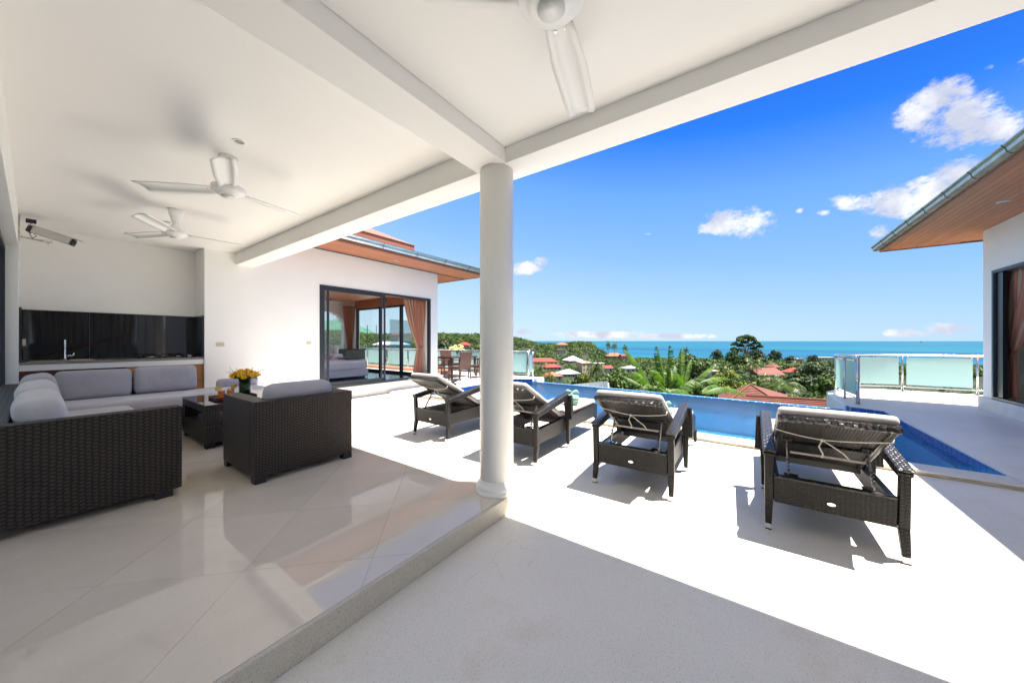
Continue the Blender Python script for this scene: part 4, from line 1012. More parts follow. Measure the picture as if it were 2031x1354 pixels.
# ================================================================= SUN LOUNGERS
def make_lounger():
    t = thing('sun_lounger', 'x', 'sun lounger', (0, 0, 0), 0, 'dark wicker sun loungers lined up beside the pool')
    W = .33; wl, wb = M['wicker_l'], M['wicker_band']
    def leg(x, y, xt, ztop, w0, w1, yo=0):
        mb = MB().bar((x, y + yo, .042), (xt, y, ztop), w0, w0, (0, 1, 0), w1, w1); l = mb.build('leg', wl, t, bevel=.006)
        MB().bar((x - (xt-x)*.08, y + yo*1.1, .008), (x, y + yo, .0415), w0*1.02, w0*1.02, (0, 1, 0)).build('metal_cap', M['chrome'], l, bevel=.002)
        MB().bar((x - (xt-x)*.09, y + yo*1.1, .001), (x - (xt-x)*.08, y + yo*1.1, .0078), w0*.96, w0*.96, (0, 1, 0)).build('rubber_pad', M['black'], l)
    for s_ in (-1, 1):
        leg(.0, s_*W, .028, .20, .038, .050, s_*.004)
        MB().bar((.03, s_*W, .2005), (.012, s_*W, .545), .050, .052, (0, 1, 0), .046, .05).build('rear_post', wl, t, bevel=.006)
        leg(.80, s_*(W+.012), .785, .36, .036, .055, 0)
        MB().bar((.785, s_*(W+.035), .3605), (.79, s_*(W+.012), .66), .058, .09, (0, 1, 0), .055, .11).build('arm_post', wl, t, bevel=.006)
        leg(1.87, s_*(W-.02), 1.845, .2, .034, .052, s_*.003)
        MB().prism_y([(.03, .205), (1.87, .205), (1.87, .385), (.03, .365)], s_*(W-.045), s_*(W-.015)) .build('side_panel', wl, t, bevel=.004)
        # arm: tapering blade with a braided top
        y0, y1 = s_*(W+.035), s_*(W-.035)
        MB().prism_y([(-.015, .546), (-.005, .52), (.06, .525), (.40, .565), (.66, .60), (.735, .575), (.735, .676), (.40, .628)], y0, y1).build('armrest', wl, t, bevel=.006)
        MB().bar((-.02, s_*W, .562), (.845, s_*W, .697), .078, .022).build('arm_braid', wb, t, bevel=.008)
        B(.05, .72, s_*(W-.06), s_*(W-.047), .345, .375).build('inner_rail', M['black'], t)
    MB().hexa([(.012, -W+.03, .195), (.045, -W+.03, .195), (.045, W-.03, .195), (.012, W-.03, .195)], [(.0, -W+.028, .378), (.035, -W+.028, .378), (.035, W-.028, .378), (.0, W-.028, .378)]).build('rear_panel', wl, t, bevel=.004)
    MB().bar((.012, -W+.03, .384), (.012, W-.03, .384), .05, .014).build('rear_braid', wb, t, bevel=.005)
    B(.05, .08, -W+.05, W-.05, .34, .378).build('rear_rail', M['black'], t)
    B(1.845, 1.875, -W+.015, W-.015, .21, .385).build('front_panel', wl, t, bevel=.004)
    B(.72, 1.843, -W+.048, W-.048, .345, .384).build('seat_deck', wl, t)
    B(.70, .7195, -W+.06, W-.06, .30, .375).build('hinge_bar', M['black'], t)
    # badge
    MB().prism([(.034*cos(a*pi/8), .017*sin(a*pi/8)) for a in range(16)], 0, .002)
    mb = MB(); mb.add([(-.0045 + (.27-.27)*0 + .004, .022*cos(a*pi/8), .262 + .011*sin(a*pi/8)) for a in range(16)] + [(-.001 + .003, .022*cos(a*pi/8), .262 + .011*sin(a*pi/8)) for a in range(16)],
        [tuple(range(16)), tuple(range(16, 32))[::-1]] + [(i, 16+i, 16+(i+1) % 16, (i+1) % 16) for i in range(16)])
    mb.v = [(x, y, z) for x, y, z in mb.v]; bdg = mb.build('badge', M['steel'], t)
    mb = MB().box(.0026, .0034, -.012, .012, .266, .269).box(.0026, .0034, -.009, .009, .259, .262).box(.0026, .0034, -.012, -.006, .253, .256)
    bdg.location.x = -.0015
    # back rest
    Hh = Vector((.72, 0, .355)); Tt = Vector((-.125, 0, .83)); d = (Tt - Hh); dn = d.normalized(); n_ = Vector((dn.z, 0, -dn.x)); 
    if n_.z < 0: n_ = -n_
    hw = .282
    MB().bar(Hh, Tt, hw*2, .030, up=n_).build('backrest', M['wicker_lb'], t, bevel=.006)
    for s_ in (-1, 1): MB().bar(Hh + Vector((0, s_*(hw-.02), 0)) - n_*.017, Tt + Vector((0, s_*(hw-.02), 0)) - n_*.017, .04, .012, up=n_).build('back_frame', wl, t, bevel=.004)
    MB().bar(Hh + d*.50 + Vector((0, -hw+.04, 0)) - n_*.018, Hh + d*.50 + Vector((0, hw-.04, 0)) - n_*.018, .03, .012).build('back_frame', wl, t)
    MB().tube([Tt + Vector((0, -hw-.004, 0)) - n_*.004, Tt + Vector((0, hw+.004, 0)) - n_*.004], .024, 10).build('top_braid', wb, t, smooth=True)
    rot = Matrix(((dn.x, 0, n_.x), (0, 1, 0), (dn.z, 0, n_.z)))
    c = Hh + d*.50 + n_*.052 + dn*.012
    bc = MB().cushion(c, (d.length + .03, hw*2 + .02, .062), .03, .06, mat3=rot).build('back_cushion', M['lounge_fab'], t, smooth=True)
    sc_ = MB().cushion((1.305, 0, .421), (1.16, hw*2 + .03, .066), .03, .06).build('seat_cushion', M['lounge_fab'], t, smooth=True)
    # support frame
    for s_ in (-1, 1):
        top = Hh + d*.56 - n_*.03 + Vector((0, s_*.215, 0)); bot = Vector((.095, s_*.215, .385))
        b_ = MB().bar(top, bot, .026, .008, up=(0, 1, 0)).build('support_arm', M['steel'], t, bevel=.001)
        b_.data.materials[0] = M['bar'].m
        for q in range(4):
            p = bot + (top-bot)*(.12 + q*.1) + Vector((-.008, 0, 0)); MB().bar(p, p + Vector((-.03, 0, .018)), .008, .012, up=(0, 1, 0)).build('ratchet_tooth', M['black'], b_)
        MB().box(top.x-.012, top.x+.03, top.y-.03, top.y+.03, top.z, top.z+.016).build('bracket', M['black'], b_)
    t1 = Hh + d*.56 - n_*.03; bt = Vector((.095, 0, .385)); m_ = t1.lerp(bt, .33)
    MB().bar(m_ + Vector((0, -.2, 0)), m_ + Vector((0, .2, 0)), .016, .018).build('cross_bar', M['bar'], t, bevel=.003)
    for y_ in (-.2, .2): MB().box(.07, .12, y_ - .04, y_ + .04, .379, .386).build('ratchet_plate', M['steel'], t)
    # cord tied across the back
    e1 = Hh + d*.80 - n_*.024; k1 = Hh + d*.70 - n_*.032
    def lerp3(a, b, tt, sag): p = a.lerp(b, tt); p = p - dn*sag*sin(pi*tt); return p
    for s_ in (-1, 1):
        a = e1 + Vector((0, s_*(hw+.012), 0)) + n_*.03; a2 = e1 + Vector((0, s_*(hw+.008), 0)); b = k1 + Vector((0, .03, 0))
        MB().tube([a, a2] + [lerp3(a2, b, i/8, .02) for i in range(1, 9)], .0042, 6).build('tie_cord', M['tie'], t, smooth=True)
    kp = k1 + Vector((0, .03, 0))
    MB().lathe([(.003, -.012), (.012, -.006), (.012, .006), (.003, .012)], 10, tuple(kp)).build('knot', M['tie'], t, smooth=True)
    MB().tube([kp, kp + Vector((0, .018, -.05)), kp + Vector((.01, -.005, -.10)), kp + Vector((.02, 0, -.13))], .005, 6).build('cord_tail', M['tie'], t, smooth=True)
    MB().tube([kp, kp + Vector((0, -.05, -.035)), kp + Vector((.01, -.11, -.08)), kp + Vector((.02, -.14, -.12))], .005, 6).build('cord_tail', M['tie'], t, smooth=True)
    return t
M['bar'] = mottled('anodised_bar', (.42, .37, .33), .35, 10, .1); M['bar'].b.inputs['Metallic'].default_value = .8
L1 = make_lounger()
spots = [(3.06, -.435, 0, 'wicker sun lounger nearest the camera, rightmost in the row of four'),
         (3.10, .885, .012, 'wicker sun lounger second from the right, just right of the column'),
         (3.12, 2.235, .008, 'wicker sun lounger half hidden behind the white column'),
         (3.18, 3.645, 0, 'wicker sun lounger farthest left, left of the white column')]
for i, (x, y, a, lb) in enumerate(spots):
    o = L1 if i == 0 else copy_tree(L1); o.location = (x, y, .0005); o.rotation_euler.z = a; o['label'] = lb
# rolled towels
def towel(label, x, y, rz):
    t = thing('rolled_towel', label, 'towel', (x, y, .457), rz, 'green towels folded with a knot on the loungers')
    prof = [(.05, 0), (.085, .006), (.095, .03), (.097, .06), (.096, .10), (.09, .128), (.06, .14), (.02, .142)]
    mb = MB().lathe(prof, 28)
    mb.v = [(v[0]*(1 + .03*sin(5*atan2(v[1], v[0]) + v[2]*30)), v[1]*(1 + .03*sin(5*atan2(v[1], v[0]) + v[2]*30)), v[2]) for v in mb.v]
    mb.build('roll', M['towel'], t, smooth=True)
    for k in range(3):
        z = .03 + .035*k; MB().tube([(.098*cos(a*pi/14), .098*sin(a*pi/14), z + .03*sin(a*pi/14*.5 + k)) for a in range(28)], .006, 6).build('fold', M['towel'], t, smooth=True)
    for s_ in (-1, 1):
        vs = [(0, 0, .145), (s_*.03, -.012, .168), (s_*.062, -.016, .185), (s_*.088, 0, .182)]
        MB().tube(vs, [.02, .027, .025, .012], 8).build('knot_ear', M['towel'], t, smooth=True)
    MB().lathe([(.004, .13), (.03, .14), (.03, .158), (.006, .168)], 12).build('knot', M['towel'], t, smooth=True)
towel('green knotted towel on the lounger behind the column', 4.36, 2.06, radians(100))
towel('green knotted towel on the lounger second from the right', 4.18, .83, radians(75))
towel('green knotted towel on the nearest lounger, only its tips showing', 4.28, -.37, radians(100))
towel('green knotted towel on the farthest left lounger', 4.40, 3.55, radians(90))

# ================================================================= DINING SET
def leg4(t, pts, z1, w, mat, par=None):
    for (x, y) in pts: MB().bar((x, y, .001), (x*.97, y*.97, z1), w*.8, w*.8, (0, 1, 0), w, w).build('leg', mat, par or t, bevel=.003)
dt = thing('dining_table', 'square brown wicker dining table with a dark top on the far deck', 'dining table', (8.83, 8.72, DZ))
leg4(dt, [(-.60, -.38), (.60, -.38), (-.60, .38), (.60, .38)], .69, .075, M['wicker_b'])
MB().box(-.66, .66, -.44, .44, .691, .735).build('table_frame', M['wicker_b'], dt, bevel=.004)
MB().box(-.65, .65, -.43, .43, .7355, .744).build('table_top', M['tabletop'], dt, bevel=.002)
def make_chair():
    t = thing('dining_chair', 'x', 'dining chair', (0, 0, 0), 0, 'brown wicker chairs around the dining table')
    b = M['wicker_b']
    for x in (-.25, .25):
        MB().bar((x, -.27, .001), (x*.98, -.235, .44), .034, .034, (0,1,0), .045, .045).build('leg', b, t, bevel=.003)
        MB().bar((x, .25, .001), (x, .235, .44), .034, .034, (0,1,0), .045, .045).build('leg', b, t, bevel=.003)
        MB().bar((x*1.06, .24, .44), (x*1.06, .22, .64), .04, .04).build('arm_post', b, t)
        MB().bar((x*1.06, .26, .65), (x*1.04, -.24, .67), .055, .028).build('armrest', b, t, bevel=.004)
    MB().box(-.27, .27, -.25, .26, .36, .44).build('seat', b, t, bevel=.008)
    MB().bar((0, -.235, .441), (0, -.315, .93), .54, .035, (0, 1, 0)).build('backrest', b, t, bevel=.008)
    MB().box(-.03, .03, -.275, -.265, .49, .50).build('badge', M['steel'], t)
    return t
ch = make_chair()
for i, (x, y, a, lb) in enumerate([(8.21, 7.96, 0, 'brown wicker dining chair with its back to the pool, left of the column'), (9.12, 7.93, .05, 'brown wicker dining chair half hidden behind the column'),
        (8.42, 9.42, pi, 'brown wicker dining chair on the far side of the table, facing the camera'), (9.25, 9.42, pi, 'brown wicker dining chair on the far side beside the railing'),
        (7.80, 8.76, -pi/2, 'brown wicker dining chair at the table end beside the bedroom wall')]):
    o = ch if i == 0 else copy_tree(ch); o.location = (x, y, DZ + .0005); o.rotation_euler.z = a; o['label'] = lb
orc = thing('orchid_vase', 'vase of pale yellow orchids on the dining table', 'vase of flowers', (8.95, 8.80, DZ + .745))
MB().lathe([(.05, 0), (.055, .01), (.04, .12), (.05, .2), (.046, .2), (.036, .12), (.048, .012)], 20).build('vase', M['glassware'], orc, smooth=True)
mb = MB(); fl = MB()
for k in range(16):
    a = R.uniform(0, 2*pi); r1 = R.uniform(.12, .32); hh = R.uniform(.25, .42)
    pts = [Vector((0, 0, .03)), Vector((cos(a)*r1*.25, sin(a)*r1*.25, .22)), Vector((cos(a)*r1*.7, sin(a)*r1*.7, hh)), Vector((cos(a)*r1, sin(a)*r1, hh - .02))]
    mb.tube(pts, .004, 5)
    for j in range(12):
        p = pts[1].lerp(pts[2], j/6) if j < 6 else pts[2].lerp(pts[3], (j-6)/5)
        for q in range(5):
            d = Vector((R.uniform(-1, 1), R.uniform(-1, 1), R.uniform(-1, 1))).normalized(); s_ = d.orthogonal().normalized()*.012; c = p + Vector((R.uniform(-.012, .012),)*3)
            fl.add([c, c + d*.022 + s_, c + d*.036, c + d*.022 - s_], [(0,1,2,3)])
mb.build('stems', gleaf, orc); fl.build('blossoms', mottled('pale_orchid', (.72, .72, .30), .5, 20, .2), orc)
# ================================================================= LANDSCAPE
sea_z = -40.0
def sea_mat():
    m = Mat('sea_water', (.0, .25, .35), .4, spec=.12)
    tc = m.N('ShaderNodeTexCoord'); mp = m.N('ShaderNodeMapping'); mp.inputs['Rotation'].default_value = (0, 0, -YAW + radians(4)); mp.inputs['Scale'].default_value = (1/900, 1/4200, 1)
    m.L(tc.outputs['Object'], mp.inputs[0]); n = m.noise(1.6, 5, .5, co=mp.outputs[0])
    m.col(m.ramp(n, [(.36, (.002, .045, .10)), (.44, (.002, .070, .13)), (.50, (.003, .075, .11)), (.64, (.006, .10, .125))]))
    m.bump(m.noise(.35, 4, .6), .25, .6); return m
th_ = [2*pi*i/96 for i in range(96)]
mb = MB(); mb.v = [(0, 0, sea_z)]; rr = [800, 2500, 8000, 25000, 60000]
for r_ in rr: mb.v += [(r_*cos(t), r_*sin(t), sea_z) for t in th_]
mb.f = [(0, 1+i, 1+(i+1) % 96) for i in range(96)]
for k in range(len(rr)-1): mb.f += [(1+k*96+i, 1+(k+1)*96+i, 1+(k+1)*96+(i+1) % 96, 1+k*96+(i+1) % 96) for i in range(96)]
struct('sea', mb, sea_mat())

# ---- terrain: ground height as a table over image pixel column (px) and estimated distance
DD = [0, 14, 25, 45, 80, 130, 190, 250, 310, 370, 430, 520, 640, 800, 1000, 1500]
TAB = {  # px : ground heights
 200: [-5, -6, -8, -10, -12, -10, -5, 0, 6, 12, 18, 26, 30, 30, 28, 20],
 640: [-5, -6, -9, -13, -17, -20, -18, -14, -8, -2, 4, 10, 14, 18, 20, 10],
 760: [-5, -6, -9, -13, -18, -22, -20, -17, -12, -5, 1, 4, 4, 0, -10, -30],
 870: [-5, -6, -9, -14, -19, -24, -25, -22, -15, -6, 1.5, 5.5, 2, -8, -20, -45],
 960: [-5, -6, -9, -14, -19, -24, -27, -25, -16, -7, 0, 4.5, 0, -12, -30, -48],
 1020: [-5, -6, -9, -14, -19, -24, -28, -27, -20, -11, -4, -1, -8, -20, -40, -50],
 1075: [-5, -6, -9, -14, -19, -25, -29, -29, -24, -18, -11, -10, -18, -30, -44, -50],
 1110: [-5, -6, -9, -14, -19, -25, -30, -30, -25, -20, -11, -12, -20, -32, -46, -50],
 1140: [-5, -6, -9, -14, -19, -25, -30, -30, -25, -17, -7, -9, -20, -34, -46, -50],
 1168: [-5, -6, -9, -14, -19, -25, -29, -30, -25, -17, -7, -9, -22, -36, -46, -50],
 1188: [-5, -6, -9, -14, -19, -25, -29, -30, -26, -23, -17, -20, -30, -40, -46, -50],
 1215: [-5, -6, -9, -14, -19, -24, -28, -30, -29, -28, -28, -33, -39, -43, -48, -50],
 1290: [-5, -6, -9, -13, -18, -22, -25, -28, -29, -30, -31, -34, -38.5, -43, -48, -50],
 1420: [-5, -6, -8, -12, -16, -19, -22, -25, -27, -29, -31, -35, -39.5, -43, -48, -50],
 1560: [-5, -6, -8, -12, -15, -18, -20, -23, -26, -29, -32, -37, -41, -44, -48, -50],
 1660: [-5, -6, -8, -11, -14, -17, -20, -24, -28, -31, -34, -39, -43, -45, -48, -50],
 1900: [-5, -6, -8, -11, -14, -18, -22, -26, -31, -35, -38, -42, -44, -46, -48, -50],
 2600: [-5, -6, -8, -11, -14, -18, -22, -26, -31, -35, -38, -42, -44, -46, -48, -50]}
PXS = sorted(TAB); TT = np.array([TAB[k] for k in PXS], float); PXA = np.array(PXS, float); DDA = np.array(DD, float)
def gz_pd(px, d):
    px = np.clip(np.asarray(px, float), PXA[0], PXA[-1]); d = np.clip(np.asarray(d, float), 0, 1499)
    i = np.clip(np.searchsorted(PXA, px) - 1, 0, len(PXA)-2); j = np.clip(np.searchsorted(DDA, d) - 1, 0, len(DDA)-2)
    u = (px - PXA[i]) / (PXA[i+1]-PXA[i]); v = (d - DDA[j]) / (DDA[j+1]-DDA[j]); u = u*u*(3-2*u)
    return (TT[i,j]*(1-u)*(1-v) + TT[i+1,j]*u*(1-v) + TT[i,j+1]*(1-u)*v + TT[i+1,j+1]*u*v)
def gz(x, y):
    d = x*CY + y*SY; l = x*SY - y*CY
    r = np.hypot(x, y); dd = np.where(d > .35*r, d, .35*r)
    px = 1015.5 + FL * l / np.maximum(dd, 1e-3); px = np.where(d > .3*r, px, np.where(l > 0, 2600, 200))
    return gz_pd(px, np.maximum(d, .55*r))
nth, radii = 220, [2, 8, 14, 20, 28, 38, 50, 65, 85, 105, 130, 155, 180, 210, 240, 270, 300, 330, 360, 395, 430, 470, 520, 580, 650, 740, 850, 1000, 1200, 1500, 1900]
vs = [(0, 0, -5.0)]; hz = mnoise
for r_ in radii:
    for i in range(nth):
        t = 2*pi*i/nth; x, y = r_*cos(t), r_*sin(t)
        z = float(gz(np.array(x), np.array(y))) + (hz.noise(Vector((x*.02, y*.02, 0)))*min(3, r_*.01) if r_ > 14 else 0)
        vs.append((x, y, z))
fs = [(0, 1+i, 1+(i+1) % nth) for i in range(nth)]
for k in range(len(radii)-1): fs += [(1+k*nth+i, 1+(k+1)*nth+i, 1+(k+1)*nth+(i+1) % nth, 1+k*nth+(i+1) % nth) for i in range(nth)]
gm = Mat('hillside_ground', (.06, .08, .03), .9)
gm.col(gm.ramp(gm.noise(.06, 6, .6), [(.35, (.007, .016, .005)), (.58, (.016, .027, .007)), (.74, (.06, .05, .028))])); gm.bump(gm.noise(.8, 5), .6, .8)
struct('hillside', MB().add(vs, fs), gm, smooth=True)
# distant mountain
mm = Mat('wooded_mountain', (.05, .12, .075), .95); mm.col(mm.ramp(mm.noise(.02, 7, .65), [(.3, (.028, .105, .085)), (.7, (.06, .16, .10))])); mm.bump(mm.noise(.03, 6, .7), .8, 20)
vs = []; na, nb = 70, 14
for j in range(nb):
    v = j/(nb-1)
    for i in range(na):
        px = 250 + (860-250)*i/(na-1); pk = 20 + 135*exp(-((px-560)/95)**2) + 62*exp(-((px-690)/55)**2)*.9 + 40*exp(-((px-420)/80)**2) + 10*mnoise.noise(Vector((px*.03, 1, 0)))
        pk *= max(0, min(1, (830-px)/60)); D_ = 1500 + 900*v; hgt_ = (-10 + (pk*1.0+10)*sin(pi*min(1, v*1.0)))*1 + 6*mnoise.noise(Vector((px*.05, v*5, 0)))
        p = at(px, D_, z=max(-45, hgt_*1.15 - 40*(1 - sin(pi*v)))); vs.append(tuple(p))
struct('mountain', MB().add(vs, [(j*na+i, j*na+i+1, (j+1)*na+i+1, (j+1)*na+i) for j in range(nb-1) for i in range(na-1)]), mm, smooth=True)

# ---- houses
def roofmat(name, c): 
    m = Mat(name, c, .75); m.col(m.ramp(m.noise(1.5, 5, .6), [(.3, shade(c, .8)), (.7, shade(c, 1.12))]))
    w = m.N('ShaderNodeTexWave', bands_direction='X'); w.inputs['Scale'].default_value = 1.4; m.L(m.coord('UV'), w.inputs[0]); m.bump(w.outputs['Fac'], .3, .08); return m
RM = {'red': roofmat('red_tile_roof', (.27, .020, .009)), 'orange': roofmat('orange_tile_roof', (.27, .085, .032)), 'brown': roofmat('rust_tile_roof', (.2, .06, .03)), 'white': roofmat('white_sheet_roof', (.48, .48, .52)),
      'grey': roofmat('grey_sheet_roof', (.17, .19, .21)), 'sand': roofmat('sand_roof', (.27, .21, .15)), 'pink': roofmat('pink_roof', (.13, .034, .022))}
WM = {'cream': mottled('cream_house_wall', (.42, .36, .25), .8, .5, .1), 'white': mottled('white_house_wall', (.45, .42, .38), .8, .5, .1), 'pinkw': mottled('pink_house_wall', (.55, .30, .22), .8, .5, .1), 'greyw': mottled('grey_house_wall', (.30, .29, .27), .8, .5, .1)}
WIN = Mat('dark_window_pane', (.02, .025, .03), .15, spec=.7); FRM = Mat('window_frame_paint', (.55, .5, .45), .6)
occl = []; HOUSES = []
def house(label, px, d, pyb, w, dp, h, roof='hip', rm='red', wm='white', rot=0, rh=None, eave=.6, nwin=4, floors=1, pitch=.42, arcade=False):
    p = at(px, d, pyb); az = YAW - pi/2 + rot
    t = thing('village_house', label, 'house', p, az)
    fh = h/floors
    MB().box(-w/2, w/2, 0, dp, -4, h).build('wall', WM[wm], t)
    rh = rh if rh is not None else min(w, dp)/2*pitch; e = eave; z = h
    if roof == 'hip':
        k = min(w, dp)/2; x0, x1, y0, y1 = -w/2-e, w/2+e, -e, dp+e
        if w >= dp: a, b = (-w/2 + k, dp/2), (w/2 - k, dp/2)
        else: a, b = (0, k), (0, dp-k)
        MB().add([(x0,y0,z),(x1,y0,z),(x1,y1,z),(x0,y1,z),(x0,y0,z+.15),(x1,y0,z+.15),(x1,y1,z+.15),(x0,y1,z+.15),(*a,z+rh),(*b,z+rh)],
            [(0,3,2,1),(0,1,5,4),(1,2,6,5),(2,3,7,6),(3,0,4,7)] + ([(4,5,9,8),(5,6,9),(6,7,8,9),(7,4,8)] if w >= dp else [(4,5,8),(5,6,9,8),(6,7,9),(7,4,8,9)])).build('roof', RM[rm], t)
    elif roof == 'gable':
        x0, x1, y0, y1 = -w/2-e, w/2+e, -e, dp+e
        MB().add([(x0,y0,z),(x1,y0,z),(x1,y1,z),(x0,y1,z),(x0,dp/2,z+rh),(x1,dp/2,z+rh)], [(0,3,2,1),(0,1,5,4),(2,3,4,5),(1,2,5),(3,0,4)]).build('roof', RM[rm], t)
    elif roof == 'flat':
        MB().box(-w/2-.2, w/2+.2, -.2, dp+.2, h, h+.5).build('roof', RM[rm] if rm else WM[wm], t)
    elif roof == 'shed':
        x0, x1, y0, y1 = -w/2-e, w/2+e, -e, dp+e
        MB().hexa([(x0,y0,z),(x1,y0,z),(x1,y1,z+rh),(x0,y1,z+rh)], [(x0,y0,z+.2),(x1,y0,z+.2),(x1,y1,z+rh+.2),(x0,y1,z+rh+.2)]).build('roof', RM[rm], t)
    for f in range(floors):
        for k in range(nwin):
            x = -w/2 + w*(k+.5)/nwin; ww = min(1.3, w/nwin*.6); z0 = f*fh + fh*.32
            fr_ = MB().box(x-ww/2-.1, x+ww/2+.1, -.08, -.001, z0-.1, z0+fh*.45+.1).build('window', FRM, t)
            MB().box(x-ww/2, x+ww/2, -.1, -.081, z0, z0+fh*.45).build('pane', WIN, fr_)
    for k in range(max(1, int(dp//5))):
        for s_ in (-1, 1):
            y = dp*(k+.5)/max(1, int(dp//5)); X = s_*w/2
            fr_ = MB().box(min(X, X+s_*.08), max(X, X+s_*.08), y-.7, y+.7, fh*.3, fh*.75).build('window', FRM, t)
            X2 = X + s_*.08; MB().box(min(X2+s_*.001, X2+s_*.03), max(X2+s_*.001, X2+s_*.03), y-.55, y+.55, fh*.35, fh*.7).build('pane', WIN, fr_)
    if arcade:
        n_ = int(w//2.2)
        MB().box(-w/2, w/2, -1.6, -.11, fh-.25, fh-.05).build('balcony', WM[wm], t)
        for k in range(n_+1):
            x = -w/2 + .1 + (w-.2)*k/n_; MB().box(x-.12, x+.12, -1.55, -1.3, 0, h-.01).build('post', WM[wm], t)
        MB().box(-w/2, w/2, -1.58, -1.5, fh-.05, fh+.8).build('parapet', WM[wm], t)
    HOUSES.append((px, d, label)); rpx = FL*(w/2+dp*.35)/d; occl.append((px - rpx, px + rpx, d, pyb - FL*(h+rh)/d, pyb))
    return t
house('long red roofed two storey house with a columned balcony right of the railing', 1078, 330, 731, 27, 10, 6.6, 'hip', 'red', 'cream', .12, 3.6, .9, 8, 2, arcade=True)
house('low bright red roof in front of the long red roofed house', 1098, 312, 735, 15, 9, 3, 'hip', 'red', 'white', .3, 2.8, 1.0, 4)
house('cream house with a white pyramid roof in the middle of the village', 1142, 345, 724, 15, 13, 4.5, 'hip', 'white', 'cream', .35, 4.6, 1.0, 3)
house('tall cream flat topped house between the trees', 1166, 300, 745, 13, 9, 11, 'shed', 'sand', 'cream', .5, 1.4, .3, 3, 3)
house('cream annexe with a white flat roof behind the tall cream house', 1188, 318, 735, 12, 9, 6.5, 'flat', 'white', 'cream', .2, 0, .3, 2, 2)
house('grey house with a pale hip roof left of the tall cream house', 1133, 270, 752, 15, 11, 4.3, 'hip', 'white', 'greyw', .35, 3.2, .9, 4)
house('white house with an orange hip roof above the left end of the pool edge', 1100, 225, 757, 12, 9, 3.5, 'hip', 'orange', 'white', .45, 2.8, .8, 3)
house('orange roofed long building left of the banana plants', 1220, 420, 712, 19, 9, 3.5, 'hip', 'orange', 'pinkw', 0, 3.8, .9, 5)
house('small red house beside the orange roofed long building', 1240, 415, 714, 9, 8, 5, 'gable', 'pink', 'pinkw', .2, 2.0, .5, 2, 2)
house('pale concrete house half hidden in the hillside trees', 1114, 400, 704, 10, 8, 6, 'flat', 'sand', 'white', -.2, 0, .3, 3, 2)
house('small orange roof on the wooded ridge', 1116, 440, 689, 14, 9, 3.2, 'hip', 'orange', 'cream', .1, 3, .8, 3)
house('small pale building on the hillside near the column', 1052, 380, 698, 10, 7, 3, 'flat', 'sand', 'white', .1, 0, .3, 3)
house('tiny red house among trees at the foot of the pool edge', 1206, 260, 738, 9, 7, 3, 'gable', 'red', 'white', .3, 2, .5, 2)
house('red tiled pavilion on the hillside above the orchid vase', 921, 360, 690, 12, 9, 3, 'hip', 'red', 'cream', .1, 3.2, 1.2, 3)
house('orange hillside house left of the red pavilion', 876, 380, 684, 9, 8, 3, 'hip', 'orange', 'cream', .3, 2.6, .8, 2)
house('tall red house on the far hill seen through the bedroom', 783, 400, 678, 9, 8, 8, 'hip', 'red', 'pinkw', .2, 3, .9, 2, 2)
house('white hillside house with a pale roof seen through the bedroom', 770, 300, 694, 30, 10, 4.5, 'hip', 'white', 'white', -.2, 3, .8, 7)
house('brown roofed house behind the banana leaves', 1396, 150, 752, 13, 9, 3.4, 'hip', 'sand', 'white', .2, 2.3, .9, 4)
house('small pyramid roofed red gazebo house among the palms', 1541, 205, 737, 5.2, 5.2, 2.6, 'hip', 'pink', 'white', .4, 2.6, .7, 2)
house('long terracotta roofed house on the right above the palms', 1529, 160, 755, 12.5, 9, 2.8, 'gable', 'pink', 'white', .15, 3, .9, 4)
house('small red roofed house at the far right of the village', 1590, 190, 748, 9, 8, 2.6, 'hip', 'red', 'white', .5, 2.6, .8, 2)
house('low white beach building near the shore', 1581, 520, 717, 22, 10, 4, 'flat', 'white', 'white', .1, 0, .3, 5)
house('long white beach building at the shore left of the glass railing', 1636, 500, 716, 28, 10, 5, 'flat', 'white', 'white', -.1, 0, .3, 6)
house('small grey roofed house by the yellow trees', 1255, 230, 740, 10, 8, 3, 'hip', 'grey', 'white', .2, 2, .7, 3)
# the neighbour's two near roofs
nb_ = athing('neighbour_house', 'large rust coloured tiled roof just below the pool edge', 'house', tuple(at(1500, 27, z=-8)))
def tiled_roof(par, apex, base, courses, mat):
    """pyramid / hip faces as stepped tile courses; base = list of corner points, apex = ridge end(s)"""
    for i in range(len(base)-1):
        a, b = Vector(base[i]), Vector(base[i+1]); A, Bp = Vector(apex[i]), Vector(apex[i+1])
        nn = (b-a).cross(A-a).normalized()
        if nn.z < 0: nn = -nn
        for k in range(courses):
            t0, t1 = k/courses, min(1, (k+1.25)/courses)
            p0, p1 = a.lerp(A, t0), b.lerp(Bp, t0); q0, q1 = a.lerp(A, t1), b.lerp(Bp, t1)
            MB().hexa([p0, p1, q1, q0], [p0 + nn*.06, p1 + nn*.06, q1 + nn*.012, q0 + nn*.012]).build('tile_course', mat, par)
rust = mottled('rust_roof_tile', (.13, .040, .022), .75, 3, .3, .4, 12)
wv_ = rust.N('ShaderNodeTexBrick'); 
ap = at(1488, 26, 763); L_ = at(1428, 24.5, 812); Rr = at(1580, 22.5, 815); Bk = at(1560, 31, 780); Bl = at(1425, 31, 785)
Lf = Vector((L_.x, L_.y, min(L_.z, Rr.z))); Rf = Vector((Rr.x, Rr.y, Lf.z)); Bk.z = Lf.z; Bl.z = Lf.z
tiled_roof(nb_, [ap, ap, ap, ap, ap], [Lf, Rf, Bk, Bl, Lf], 16, rust)
MB().tube([ap + Vector((0,0,.05)), Rf + Vector((0,0,.1))], .07, 8).tube([ap + Vector((0,0,.05)), Lf + Vector((0,0,.1))], .07, 8).build('hip_ridge', rust, nb_)
c_ = (Lf + Rf + Bk + Bl)/4
